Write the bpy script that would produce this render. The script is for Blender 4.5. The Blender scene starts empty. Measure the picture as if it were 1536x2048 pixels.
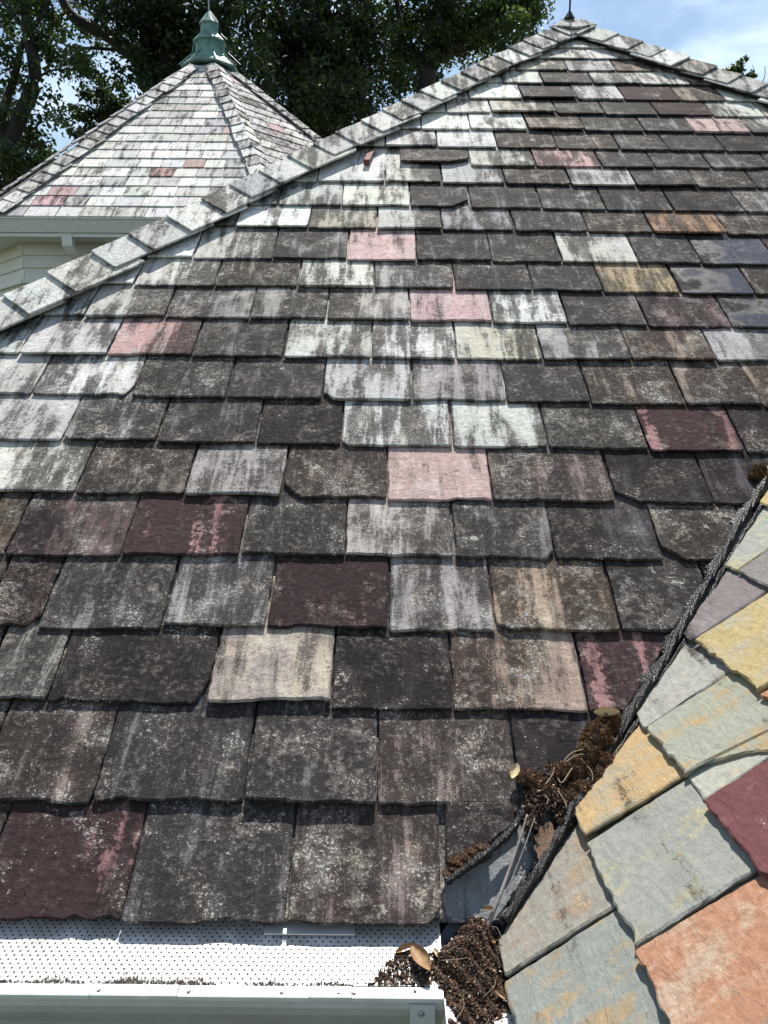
import bpy, math, random
import numpy as np
from mathutils import Vector, Matrix

# ------------------------------------------------------------------ camera, sky, sun, exposure
scene = bpy.context.scene
PITCH, ROLL, YAW, PHI = -0.14818764, 0.00752798, -0.00220502, 0.69545816
CAM = Vector((-0.00205543, -1.15311085, 0.88710715))
FPX = 1479.0                      # focal length in pixels of the 1536 x 2048 photograph
_fw = Vector((math.sin(YAW) * math.cos(PITCH), math.cos(YAW) * math.cos(PITCH), math.sin(PITCH)))
_rt0 = Vector((math.cos(YAW), -math.sin(YAW), 0))
_dn0 = _fw.cross(_rt0)
_rt = math.cos(ROLL) * _rt0 - math.sin(ROLL) * _dn0
_dn = math.sin(ROLL) * _rt0 + math.cos(ROLL) * _dn0
cd = bpy.data.cameras.new('camera')
cam = bpy.data.objects.new('camera', cd)
scene.collection.objects.link(cam)
cd.sensor_fit = 'VERTICAL'
cd.sensor_height = 36.0
cd.lens = 36.0 * FPX / 2048.0
cd.clip_start = 0.05
cd.clip_end = 3000
cam.matrix_world = Matrix((( _rt.x, -_dn.x, -_fw.x, CAM.x), (_rt.y, -_dn.y, -_fw.y, CAM.y),
                           (_rt.z, -_dn.z, -_fw.z, CAM.z), (0, 0, 0, 1)))
scene.camera = cam

SUN_EL, SUN_AZ = math.radians(64), math.radians(7)      # azimuth clockwise from +Y
world = bpy.data.worlds.new('World')
scene.world = world
world.use_nodes = True
wn = world.node_tree
wn.nodes.clear()
w_out = wn.nodes.new('ShaderNodeOutputWorld')
w_bg = wn.nodes.new('ShaderNodeBackground')
w_sky = wn.nodes.new('ShaderNodeTexSky')
w_sky.sky_type = 'NISHITA'
w_sky.sun_disc = False
w_sky.sun_elevation = SUN_EL
w_sky.sun_rotation = SUN_AZ
w_sky.air_density = 1.5
w_sky.dust_density = 0.3
w_sky.ozone_density = 0.7
w_tc = wn.nodes.new('ShaderNodeTexCoord')
w_map = wn.nodes.new('ShaderNodeMapping')
w_map.inputs['Scale'].default_value = (1.0, 1.0, 2.6)
w_map.inputs['Location'].default_value = (0.35, 0.1, 0.2)
w_n = wn.nodes.new('ShaderNodeTexNoise')
w_n.inputs['Scale'].default_value = 3.1
w_n.inputs['Detail'].default_value = 7
w_n.inputs['Roughness'].default_value = 0.56
w_n.inputs['Distortion'].default_value = 0.5
w_r = wn.nodes.new('ShaderNodeMapRange')
w_r.interpolation_type = 'SMOOTHSTEP'
w_r.inputs['From Min'].default_value = 0.44
w_r.inputs['From Max'].default_value = 0.74
w_r.inputs['To Max'].default_value = 0.5
w_mix = wn.nodes.new('ShaderNodeMix')
w_mix.data_type = 'RGBA'
w_mix.inputs['B'].default_value = (13.0, 14.4, 15.6, 1)
L = wn.links.new
L(w_tc.outputs['Generated'], w_map.inputs['Vector'])
L(w_map.outputs['Vector'], w_n.inputs['Vector'])
L(w_n.outputs['Fac'], w_r.inputs['Value'])
L(w_r.outputs['Result'], w_mix.inputs['Factor'])
L(w_sky.outputs['Color'], w_mix.inputs['A'])
L(w_mix.outputs['Result'], w_bg.inputs['Color'])
L(w_bg.outputs['Background'], w_out.inputs['Surface'])
w_bg.inputs['Strength'].default_value = 0.08

sd = bpy.data.lights.new('sun', 'SUN')
sun = bpy.data.objects.new('sun', sd)
scene.collection.objects.link(sun)
sd.energy = 5.0
sd.angle = math.radians(0.53)
sd.color = (1.0, 0.955, 0.88)
_sdir = Vector((math.sin(SUN_AZ) * math.cos(SUN_EL), math.cos(SUN_AZ) * math.cos(SUN_EL), math.sin(SUN_EL)))
sun.rotation_euler = _sdir.to_track_quat('Z', 'Y').to_euler()
sun.location = (0, 5, 20)

scene.view_settings.view_transform = 'Standard'
scene.view_settings.look = 'None'
scene.view_settings.exposure = 0.68
scene.view_settings.gamma = 1.0
scene.view_settings.use_curve_mapping = False
scene.render.engine = 'CYCLES'
scene.cycles.adaptive_threshold = 0.02
scene.cycles.max_bounces = 5
scene.cycles.diffuse_bounces = 2
scene.cycles.glossy_bounces = 2
scene.cycles.transmission_bounces = 2
scene.cycles.caustics_reflective = False
scene.cycles.caustics_refractive = False

# ------------------------------------------------------------------ helpers
COL = scene.collection
CP, SP = math.cos(PHI), math.sin(PHI)
GROUND_Z = -5.6


def ray(px, py):
    return _rt * ((px - 768) / FPX) + _dn * ((py - 1024) / FPX) + _fw


def at(px, py):
    """photograph pixel -> (along eave, up slope) on the main roof plane"""
    d = ray(px, py)
    n = Vector((0, -SP, CP))
    q = CAM + d * (-(CAM.dot(n)) / d.dot(n))
    return q.x, q.y * CP + q.z * SP


def W(px, py, depth):
    return CAM + ray(px, py) * depth


def on_z(px, py, z):
    d = ray(px, py)
    return CAM + d * ((z - CAM.z) / d.z)


def frame(o, x, y, z):
    return Matrix(((x[0], y[0], z[0], o[0]), (x[1], y[1], z[1], o[1]), (x[2], y[2], z[2], o[2]), (0, 0, 0, 1)))


ROOF = frame((0, 0, 0), (1, 0, 0), (0, CP, SP), (0, -SP, CP))
VM = Vector((0.506, 0.299, 0.249))                # a point on the valley
WING = frame(VM, (0, -1, 0), (CP, 0, SP), (-SP, 0, CP))


def tag(o, label=None, cat=None, group=None, kind=None):
    if label: o['label'] = label
    if cat: o['category'] = cat
    if group: o['group'] = group
    if kind: o['kind'] = kind
    return o


def empty(name, loc=(0, 0, 0)):
    o = bpy.data.objects.new(name, None)
    o.location = loc
    o.empty_display_size = 0.2
    COL.objects.link(o)
    return o


def mk(name, verts, faces, mat, parent=None, mtx=None, smooth=False):
    me = bpy.data.meshes.new(name)
    me.from_pydata([tuple(v) for v in verts], [], faces)
    me.update()
    if smooth:
        me.polygons.foreach_set('use_smooth', [True] * len(me.polygons))
    me.materials.append(mat)
    o = bpy.data.objects.new(name, me)
    COL.objects.link(o)
    if parent: o.parent = parent
    if mtx is not None: o.matrix_basis = mtx
    return o


def np_mesh(name, V, F, mat, parent=None, smooth=False):
    """fast mesh: V (n,3), F (m,k)"""
    V = np.asarray(V, dtype=np.float32); F = np.asarray(F, dtype=np.int32)
    me = bpy.data.meshes.new(name)
    me.vertices.add(len(V)); me.vertices.foreach_set('co', V.ravel())
    k = F.shape[1]
    me.loops.add(F.size); me.loops.foreach_set('vertex_index', F.ravel())
    me.polygons.add(len(F))
    me.polygons.foreach_set('loop_start', np.arange(len(F), dtype=np.int32) * k)
    me.update(calc_edges=True)
    if smooth:
        me.polygons.foreach_set('use_smooth', np.ones(len(F), dtype=bool))
    me.materials.append(mat)
    o = bpy.data.objects.new(name, me)
    COL.objects.link(o)
    if parent: o.parent = parent
    return o


class MB:
    def __init__(s): s.v = []; s.f = []
    def add(s, v, f):
        b = len(s.v); s.v += [Vector(q) for q in v]; s.f += [tuple(i + b for i in g) for g in f]; return s
    def box(s, a, b):
        x0, y0, z0 = a; x1, y1, z1 = b
        return s.add([(x0, y0, z0), (x1, y0, z0), (x1, y1, z0), (x0, y1, z0), (x0, y0, z1), (x1, y0, z1), (x1, y1, z1), (x0, y1, z1)],
                     [(3, 2, 1, 0), (4, 5, 6, 7), (0, 1, 5, 4), (1, 2, 6, 5), (2, 3, 7, 6), (3, 0, 4, 7)])
    def tube(s, pts, radii, n=8, cap=True):
        pts = [Vector(p) for p in pts]
        rings = []
        up = Vector((0.13, 0.21, 0.97))
        for i, p in enumerate(pts):
            d = (pts[min(i + 1, len(pts) - 1)] - pts[max(i - 1, 0)]).normalized()
            a = d.cross(up)
            if a.length < 1e-4: a = d.cross(Vector((1, 0, 0)))
            a.normalize(); b = d.cross(a)
            r = radii[i] if hasattr(radii, '__len__') else radii
            rings.append([p + (a * math.cos(2 * math.pi * k / n) + b * math.sin(2 * math.pi * k / n)) * r for k in range(n)])
        v = [q for R in rings for q in R]
        f = []
        for i in range(len(pts) - 1):
            for k in range(n):
                f.append((i * n + k, i * n + (k + 1) % n, (i + 1) * n + (k + 1) % n, (i + 1) * n + k))
        if cap:
            f.append(tuple(range(n))[::-1]); f.append(tuple((len(pts) - 1) * n + k for k in range(n)))
        return s.add(v, f)
    def prism(s, prof, a, b, axis='x'):
        """extrude a closed profile (two coords) along an axis from a to b"""
        n = len(prof)
        def P(t, q): return (t, q[0], q[1]) if axis == 'x' else (q[0], t, q[1])
        v = [P(a, q) for q in prof] + [P(b, q) for q in prof]
        f = [(i, (i + 1) % n, n + (i + 1) % n, n + i) for i in range(n)]
        f.append(tuple(range(n))[::-1]); f.append(tuple(range(n, 2 * n)))
        return s.add(v, f)
    def build(s, name, mat, parent=None, mtx=None, smooth=False):
        return mk(name, s.v, s.f, mat, parent, mtx, smooth)


def smooth_path(pts, sub=6):
    pts = [Vector(p) for p in pts]
    out = []
    for i in range(len(pts) - 1):
        p0 = pts[max(i - 1, 0)]; p1 = pts[i]; p2 = pts[i + 1]; p3 = pts[min(i + 2, len(pts) - 1)]
        for k in range(sub):
            t = k / sub
            out.append(0.5 * ((2 * p1) + (p2 - p0) * t + (2 * p0 - 5 * p1 + 4 * p2 - p3) * t * t + (3 * p1 - p0 - 3 * p2 + p3) * t ** 3))
    out.append(pts[-1])
    return out


# ------------------------------------------------------------------ materials
class NT:
    def __init__(s, name):
        s.m = bpy.data.materials.new(name); s.m.use_nodes = True
        s.t = s.m.node_tree; s.t.nodes.clear()
        s.out = s.n('ShaderNodeOutputMaterial')
    def n(s, t, **kw):
        q = s.t.nodes.new(t)
        for k, v in kw.items(): setattr(q, k, v)
        return q
    def put(s, sock, v):
        if hasattr(v, 'node'): s.t.links.new(v, sock)
        elif v is not None: sock.default_value = v
    def math(s, op, a, b=None, c=None):
        q = s.n('ShaderNodeMath', operation=op)
        s.put(q.inputs[0], a)
        if b is not None: s.put(q.inputs[1], b)
        if c is not None: s.put(q.inputs[2], c)
        return q.outputs[0]
    def mixc(s, f, a, b, blend='MIX'):
        q = s.n('ShaderNodeMix', data_type='RGBA', blend_type=blend)
        s.put(q.inputs['Factor'], f); s.put(q.inputs['A'], a); s.put(q.inputs['B'], b)
        return q.outputs['Result']
    def sstep(s, v, a, b, lo=0.0, hi=1.0):
        q = s.n('ShaderNodeMapRange', interpolation_type='SMOOTHSTEP')
        s.put(q.inputs['Value'], v); s.put(q.inputs['From Min'], a); s.put(q.inputs['From Max'], b)
        s.put(q.inputs['To Min'], lo); s.put(q.inputs['To Max'], hi)
        return q.outputs['Result']
    def noise(s, vec, scale, detail=4, rough=0.55, dist=0.0):
        q = s.n('ShaderNodeTexNoise')
        s.put(q.inputs['Vector'], vec); q.inputs['Scale'].default_value = scale; q.inputs['Detail'].default_value = detail
        q.inputs['Roughness'].default_value = rough; q.inputs['Distortion'].default_value = dist
        return q.outputs['Fac']
    def vmath(s, op, a, b):
        q = s.n('ShaderNodeVectorMath', operation=op)
        s.put(q.inputs[0], a); s.put(q.inputs[1], b)
        return q.outputs[0]
    def attr(s, name, vec=False):
        q = s.n('ShaderNodeAttribute', attribute_type='OBJECT', attribute_name=name)
        return q.outputs['Color'] if vec else q.outputs['Fac']
    def bump(s, h, strength=0.5, dist=0.01):
        q = s.n('ShaderNodeBump'); s.put(q.inputs['Height'], h)
        q.inputs['Strength'].default_value = strength; q.inputs['Distance'].default_value = dist
        return q.outputs['Normal']
    def bsdf(s, col, rough=0.6, normal=None, metal=0.0, spec=0.5, **kw):
        q = s.n('ShaderNodeBsdfPrincipled')
        s.put(q.inputs['Base Color'], col); s.put(q.inputs['Roughness'], rough); s.put(q.inputs['Metallic'], metal)
        s.put(q.inputs['Specular IOR Level'], spec)
        if normal is not None: s.put(q.inputs['Normal'], normal)
        return q.outputs[0]
    def done(s, sh):
        s.t.links.new(sh, s.out.inputs['Surface']); return s.m


def rgb(*c): return (c[0], c[1], c[2], 1.0)


def make_slate_material():
    t = NT('slate')
    tc = t.n('ShaderNodeTexCoord'); oi = t.n('ShaderNodeObjectInfo')
    off = t.n('ShaderNodeCombineXYZ')
    r = oi.outputs['Random']
    t.put(off.inputs[0], t.math('MULTIPLY', r, 91.7)); t.put(off.inputs[1], t.math('MULTIPLY', r, 57.3)); t.put(off.inputs[2], t.math('MULTIPLY', r, 33.1))
    P = t.vmath('ADD', tc.outputs['Object'], off.outputs[0])
    t.roof_tc = t.n('ShaderNodeTexCoord'); t.roof_tc.name = 'roof_coordinates'
    Prf = t.vmath('MULTIPLY', t.roof_tc.outputs['Object'], (1.0, 0.13, 0.0))
    n_rs = t.noise(Prf, 19, 4, 0.68, 0.25)
    Pst = t.vmath('MULTIPLY', P, (1.0, 0.22, 1.0))
    sx = t.n('ShaderNodeSeparateXYZ'); t.put(sx.inputs[0], tc.outputs['Generated'])
    n_low = t.noise(P, 8, 2, 0.5, 0.3)
    n_low2 = t.noise(t.vmath('ADD', P, (7.3, 3.1, 5.5)), 12, 3, 0.6, 0.4)
    n_str = t.noise(Pst, 30, 3, 0.6)
    n_mid = t.noise(P, 70, 4, 0.75)
    n_fine = t.noise(P, 420, 1, 0.6)
    n_spk = t.noise(t.vmath('ADD', P, (2.2, 9.1, 1.5)), 190, 2, 0.7)
    stain, side, speck, wet, m2 = (t.attr(k) for k in ('stain', 'side', 'speck', 'wet', 'mix2'))
    c2 = t.attr('col2', True)
    def c(n, k): return t.math('MULTIPLY', t.math('SUBTRACT', n, 0.5), k)
    def add(*a):
        o = a[0]
        for q in a[1:]: o = t.math('ADD', o, q)
        return o
    # second mineral colour in patches and streaks
    v2 = add(t.math('MULTIPLY_ADD', m2, 2.0, -1.0), c(n_low2, 3.4), c(n_str, 3.0), c(n_mid, 2.4))
    bnd = t.n('ShaderNodeSeparateXYZ'); t.put(bnd.inputs[0], t.attr('band', True))
    gxw = add(sx.outputs[0], c(n_low, 0.16), c(n_str, 0.10))
    for i_ in (0, 1):
        dist_ = t.math('ABSOLUTE', t.math('SUBTRACT', gxw, bnd.outputs[i_]))
        v2 = add(v2, t.math('MULTIPLY', t.sstep(t.math('SUBTRACT', t.math('ADD', bnd.outputs[2], t.math('ADD', c(n_str, 0.22), c(n_mid, 0.20))), dist_), -0.05, 0.05), 1.35))
    k2 = t.sstep(v2, -0.5, 0.65)
    base = t.mixc(k2, oi.outputs['Color'], c2)
    g = t.math('MULTIPLY', t.math('MULTIPLY_ADD', n_mid, 1.7, 0.12), t.math('MULTIPLY_ADD', n_fine, 0.8, 0.58))
    ga = t.n('ShaderNodeClamp'); t.put(ga.inputs[0], t.math('MULTIPLY_ADD', speck, 2.6, 0.42)); ga = ga.outputs[0]
    g = t.math('MULTIPLY_ADD', t.math('SUBTRACT', g, 1.0), ga, 1.0)
    gm = t.n('ShaderNodeCombineColor')
    for i in range(3): t.put(gm.inputs[i], g)
    base = t.mixc(1.0, base, gm.outputs[0], 'MULTIPLY')
    # dark weathering crust, running down the slope in streaks
    vs = add(t.math('MULTIPLY_ADD', stain, 2.0, -1.0), c(n_low, 1.9), c(n_rs, 5.0), c(n_str, 1.2), c(n_mid, 3.0), c(n_fine, 1.6),
             t.math('MULTIPLY', t.math('MULTIPLY_ADD', sx.outputs[0], 2.0, -1.0), side))
    ks = t.sstep(vs, -0.42, 0.38)
    dk = t.mixc(t.sstep(n_low2, 0.35, 0.68), rgb(0.0105, 0.0090, 0.0086), rgb(0.026, 0.0200, 0.0180))
    dk = t.mixc(t.sstep(add(n_mid, c(n_low, 0.5), c(n_fine, 0.35)), 0.52, 0.82), dk, rgb(0.135, 0.116, 0.103))
    dk = t.mixc(0.07, dk, base)
    ks = t.math('MULTIPLY', ks, 0.95)
    col = t.mixc(ks, base, dk)
    # pale lichen crust: fine grains gathered in patches
    th = t.math('ADD', t.math('MULTIPLY_ADD', speck, -0.20, 0.745), c(n_low2, -0.75))
    kp = t.sstep(t.math('SUBTRACT', add(n_spk, c(n_mid, 0.35)), th), 0.0, 0.05)
    pc = t.mixc(t.sstep(n_low, 0.42, 0.6), rgb(0.44, 0.435, 0.40), rgb(0.38, 0.325, 0.265))
    col = t.mixc(t.math('MULTIPLY', kp, 0.78), col, pc)
    hz = t.math('MULTIPLY', t.sstep(add(n_low2, c(n_rs, 1.1), c(n_mid, 1.0), c(n_fine, 0.5)), 0.50, 0.80), t.math('MULTIPLY', speck, 0.62))
    col = t.mixc(t.math('MULTIPLY', hz, t.math('MULTIPLY_ADD', n_fine, 1.2, 0.1)), col, rgb(0.36, 0.345, 0.32))
    # a few larger round lichen patches
    vo = t.n('ShaderNodeTexVoronoi'); vo.inputs['Scale'].default_value = 11
    dv = t.n('ShaderNodeVectorMath', operation='SCALE'); nz = t.n('ShaderNodeTexNoise'); nz.inputs['Scale'].default_value = 60; nz.inputs['Detail'].default_value = 1
    t.put(nz.inputs['Vector'], P); t.put(dv.inputs[0], nz.outputs['Color']); dv.inputs['Scale'].default_value = 0.035
    t.put(vo.inputs['Vector'], t.vmath('ADD', P, dv.outputs[0]))
    vc = t.n('ShaderNodeSeparateColor'); t.put(vc.inputs[0], vo.outputs['Color'])
    rad = t.math('MULTIPLY', t.sstep(vc.outputs[0], 0.72, 1.0, 0.0, 0.34), speck)
    kv = t.sstep(t.math('SUBTRACT', rad, vo.outputs['Distance']), 0.0, 0.06)
    kv = t.math('MULTIPLY', kv, t.sstep(n_spk, 0.36, 0.52))
    col = t.mixc(t.math('MULTIPLY', kv, 0.7), col, rgb(0.47, 0.47, 0.40))
    # natural cleft relief and hairline splits
    Pc = t.vmath('MULTIPLY', P, (1.0, 2.1, 1.0))
    n_cl = t.noise(Pc, 16, 5, 0.66, 0.8)
    n_cl2 = t.noise(Pc, 5, 2, 0.5, 1.0)
    steps = t.math('SNAP', n_cl2, 0.085)
    crk = t.n('ShaderNodeTexVoronoi', feature='DISTANCE_TO_EDGE'); crk.inputs['Scale'].default_value = 5.2
    dv2 = t.n('ShaderNodeVectorMath', operation='SCALE'); t.put(dv2.inputs[0], nz.outputs['Color']); dv2.inputs['Scale'].default_value = 0.06
    t.put(crk.inputs['Vector'], t.vmath('ADD', t.vmath('MULTIPLY', P, (0.8, 1.5, 1)), dv2.outputs[0]))
    kc = t.math('MULTIPLY', t.sstep(crk.outputs['Distance'], 0.0, 0.012, 1.0, 0.0), t.math('MULTIPLY', t.sstep(n_low, 0.54, 0.6), t.sstep(speck, 0.08, 0.2)))
    col = t.mixc(t.math('MULTIPLY', kc, 0.75), col, rgb(0.018, 0.016, 0.015))
    h = add(t.math('MULTIPLY', n_cl, 0.7), t.math('MULTIPLY', t.math('MULTIPLY', n_mid, ga), 0.7), t.math('MULTIPLY', n_fine, 0.10), t.math('MULTIPLY', steps, 1.1))
    # delaminated plates stand out more on the freshly split slates
    h = t.math('ADD', h, t.math('MULTIPLY', t.math('MULTIPLY', t.math('SUBTRACT', 1.0, ga), t.math('SNAP', t.math('ADD', n_cl2, c(n_cl, 0.5)), 0.035)), 2.6))
    dry = t.math('SUBTRACT', 1.0, wet)
    bm = t.n('ShaderNodeBump'); t.put(bm.inputs['Height'], h); bm.inputs['Distance'].default_value = 0.007
    t.put(bm.inputs['Strength'], t.math('MULTIPLY_ADD', dry, 0.52, 0.10))
    kw = t.math('MULTIPLY', wet, t.sstep(add(n_low, c(n_mid, 0.3), t.math('MULTIPLY', t.math('SUBTRACT', sx.outputs[0], 0.5), 0.25)), 0.30, 0.54))
    col = t.mixc(t.math('MULTIPLY', kw, 0.5), col, rgb(0.02, 0.018, 0.02))
    rough = t.math('MULTIPLY_ADD', kw, -0.55, t.math('MULTIPLY_ADD', n_mid, 0.25, 0.68))
    return t.done(t.bsdf(col, rough, bm.outputs[0], 0.0, t.math('MULTIPLY_ADD', kw, 0.55, 0.04)))


def simple(name, col, rough=0.6, metal=0.0, nscale=0, namp=0.3, bump=0.0, bscale=60, col2=None, spec=0.5, stretch=None):
    t = NT(name)
    tc = t.n('ShaderNodeTexCoord')
    P = tc.outputs['Object']
    if stretch: P = t.vmath('MULTIPLY', P, stretch)
    c = rgb(*col)
    if nscale:
        n = t.noise(P, nscale, 6, 0.65, 0.3)
        c = t.mixc(t.sstep(n, 0.5 - namp, 0.5 + namp), c, rgb(*(col2 or [q * 0.6 for q in col])))
    nm = t.bump(t.noise(P, bscale, 5, 0.6), bump, 0.004) if bump else None
    return t.done(t.bsdf(c, rough, nm, metal, spec))


def island_material(name, ramp, rough=0.8, translucent=0.0, spec=0.3, nscale=0):
    """colour varies from piece to piece of the mesh"""
    t = NT(name)
    g = t.n('ShaderNodeNewGeometry')
    cr = t.n('ShaderNodeValToRGB'); cr.color_ramp.interpolation = 'LINEAR'
    els = cr.color_ramp.elements
    while len(els) < len(ramp): els.new(0.5)
    for e, (p, c) in zip(els, ramp): e.position = p; e.color = rgb(*c)
    t.put(cr.inputs[0], g.outputs['Random Per Island'])
    sh = t.bsdf(cr.outputs[0], rough, None, 0.0, spec)
    if translucent:
        tr = t.n('ShaderNodeBsdfTranslucent')
        t.put(tr.inputs[0], t.mixc(1.0, cr.outputs[0], rgb(1.5, 1.7, 0.6), 'MULTIPLY'))
        mx = t.n('ShaderNodeMixShader'); mx.inputs[0].default_value = translucent
        t.t.links.new(sh, mx.inputs[1]); t.t.links.new(tr.outputs[0], mx.inputs[2]); sh = mx.outputs[0]
    return t.done(sh)


M_SLATE = make_slate_material()
M_DECK = simple('roof_felt', (0.03, 0.028, 0.027), 0.9, nscale=30, bump=0.4)
M_WHITE = simple('white_painted_metal', (0.72, 0.72, 0.70), 0.34, nscale=26, namp=0.25, col2=(0.60, 0.595, 0.57), bump=0.05, bscale=200)
M_GUTTER = simple('gutter_enamel', (0.62, 0.62, 0.60), 0.3, nscale=14, namp=0.3, col2=(0.50, 0.495, 0.47), bump=0.06, bscale=30)
M_GUARD = simple('guard_aluminium', (0.60, 0.60, 0.59), 0.36, nscale=16, namp=0.14, col2=(0.38, 0.37, 0.355), bump=0.35, bscale=30)
M_DARK = simple('gutter_interior_shade', (0.02, 0.02, 0.022), 0.8, nscale=40)
M_STEEL = simple('screw_steel', (0.45, 0.45, 0.46), 0.35, 0.9, nscale=300)
M_TRIM = simple('white_house_paint', (0.74, 0.74, 0.72), 0.55, nscale=18, namp=0.3, col2=(0.66, 0.655, 0.63), bump=0.15, bscale=120)
M_COPPER = simple('verdigris_copper', (0.19, 0.33, 0.285), 0.5, 0.1, nscale=9, namp=0.14, col2=(0.08, 0.17, 0.155), bump=0.2, bscale=50)
M_RUST = simple('rusty_strap', (0.20, 0.065, 0.04), 0.8, 0.2, nscale=120, col2=(0.10, 0.03, 0.02), bump=0.4, bscale=300)
M_IRON = simple('dark_iron', (0.03, 0.032, 0.034), 0.5, 0.6, nscale=60)
M_TAR = simple('tarred_rope', (0.006, 0.006, 0.0065), 0.24, nscale=220, namp=0.2, col2=(0.014, 0.0135, 0.013), bump=1.0, bscale=260, spec=0.5)
M_BARK = simple('bark', (0.032, 0.027, 0.022), 0.9, nscale=6, col2=(0.014, 0.012, 0.010), bump=0.8, bscale=18, stretch=(1, 1, 0.25))
M_TWIG = simple('grey_dry_wood', (0.30, 0.275, 0.25), 0.8, nscale=60, col2=(0.13, 0.115, 0.10), bump=0.5, bscale=200, stretch=(1, 1, 0.3))
M_ROOT = simple('dry_root', (0.30, 0.235, 0.17), 0.8, nscale=90)
M_DRYLEAF = simple('dry_leaf', (0.34, 0.22, 0.10), 0.6, nscale=70, namp=0.25, col2=(0.20, 0.10, 0.045), bump=0.4, bscale=180)
M_DRYLEAF2 = simple('bleached_leaf', (0.44, 0.37, 0.24), 0.6, nscale=60, namp=0.25, col2=(0.45, 0.33, 0.17), bump=0.4, bscale=180)
M_LEAF_SHADOW = simple('leaf_shadow_brown', (0.17, 0.10, 0.06), 0.7, nscale=70, col2=(0.09, 0.05, 0.03), bump=0.4, bscale=180)  # brown for the blade that paints a leaf's shadow
M_SOIL = simple('leaf_mould', (0.035, 0.022, 0.015), 0.95, nscale=160, col2=(0.012, 0.008, 0.006), bump=1.0, bscale=260)
M_MOSSBED = simple('moss_bed', (0.06, 0.032, 0.016), 0.95, nscale=200, col2=(0.025, 0.014, 0.008), bump=1.0, bscale=300)
M_CHIPS = island_material('litter_flakes', [(0.0, (0.012, 0.008, 0.006)), (0.5, (0.034, 0.018, 0.011)), (0.78, (0.075, 0.036, 0.020)), (0.93, (0.15, 0.085, 0.05)), (0.985, (0.36, 0.27, 0.17)), (1.0, (0.5, 0.45, 0.37))])
M_GRIME = island_material('grime_flakes', [(0.0, (0.02, 0.014, 0.01)), (0.6, (0.07, 0.05, 0.038)), (1.0, (0.16, 0.125, 0.095))])
M_MOSS = island_material('moss_fibres', [(0.0, (0.03, 0.014, 0.008)), (0.5, (0.12, 0.055, 0.022)), (0.85, (0.22, 0.115, 0.045)), (1.0, (0.30, 0.19, 0.09))])
M_LEAF = island_material('broad_leaves', [(0.0, (0.020, 0.038, 0.014)), (0.5, (0.036, 0.062, 0.020)), (0.85, (0.060, 0.090, 0.028)), (1.0, (0.10, 0.12, 0.04))], 0.5, 0.35, 0.5)
M_LEAF2 = island_material('dark_broad_leaves', [(0.0, (0.012, 0.026, 0.011)), (0.6, (0.026, 0.046, 0.017)), (1.0, (0.06, 0.08, 0.025))], 0.55, 0.22, 0.4)
M_GRASS = simple('lawn', (0.05, 0.065, 0.03), 0.9, nscale=0.4, col2=(0.07, 0.08, 0.045), bump=0.5, bscale=20)

# ------------------------------------------------------------------ ground
g = mk('ground', [(-900, -900, GROUND_Z), (900, -900, GROUND_Z), (900, 900, GROUND_Z), (-900, 900, GROUND_Z)], [(0, 1, 2, 3)], M_GRASS)
tag(g, 'mown lawn far below the eaves', 'ground', kind='structure')


# ------------------------------------------------------------------ slates
def clip(poly, nx, ny, d):
    """keep the side nx*x + ny*y <= d of a convex polygon"""
    out = []
    for i, p in enumerate(poly):
        q = poly[(i + 1) % len(poly)]
        a = nx * p[0] + ny * p[1] - d; b = nx * q[0] + ny * q[1] - d
        if a <= 0: out.append(p)
        if (a < 0 < b) or (b < 0 < a):
            s = a / (a - b); out.append((p[0] + (q[0] - p[0]) * s, p[1] + (q[1] - p[1]) * s))
    return out


def area(poly):
    return 0.5 * sum(p[0] * q[1] - q[0] * p[1] for p, q in zip(poly, poly[1:] + poly[:1]))


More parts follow.
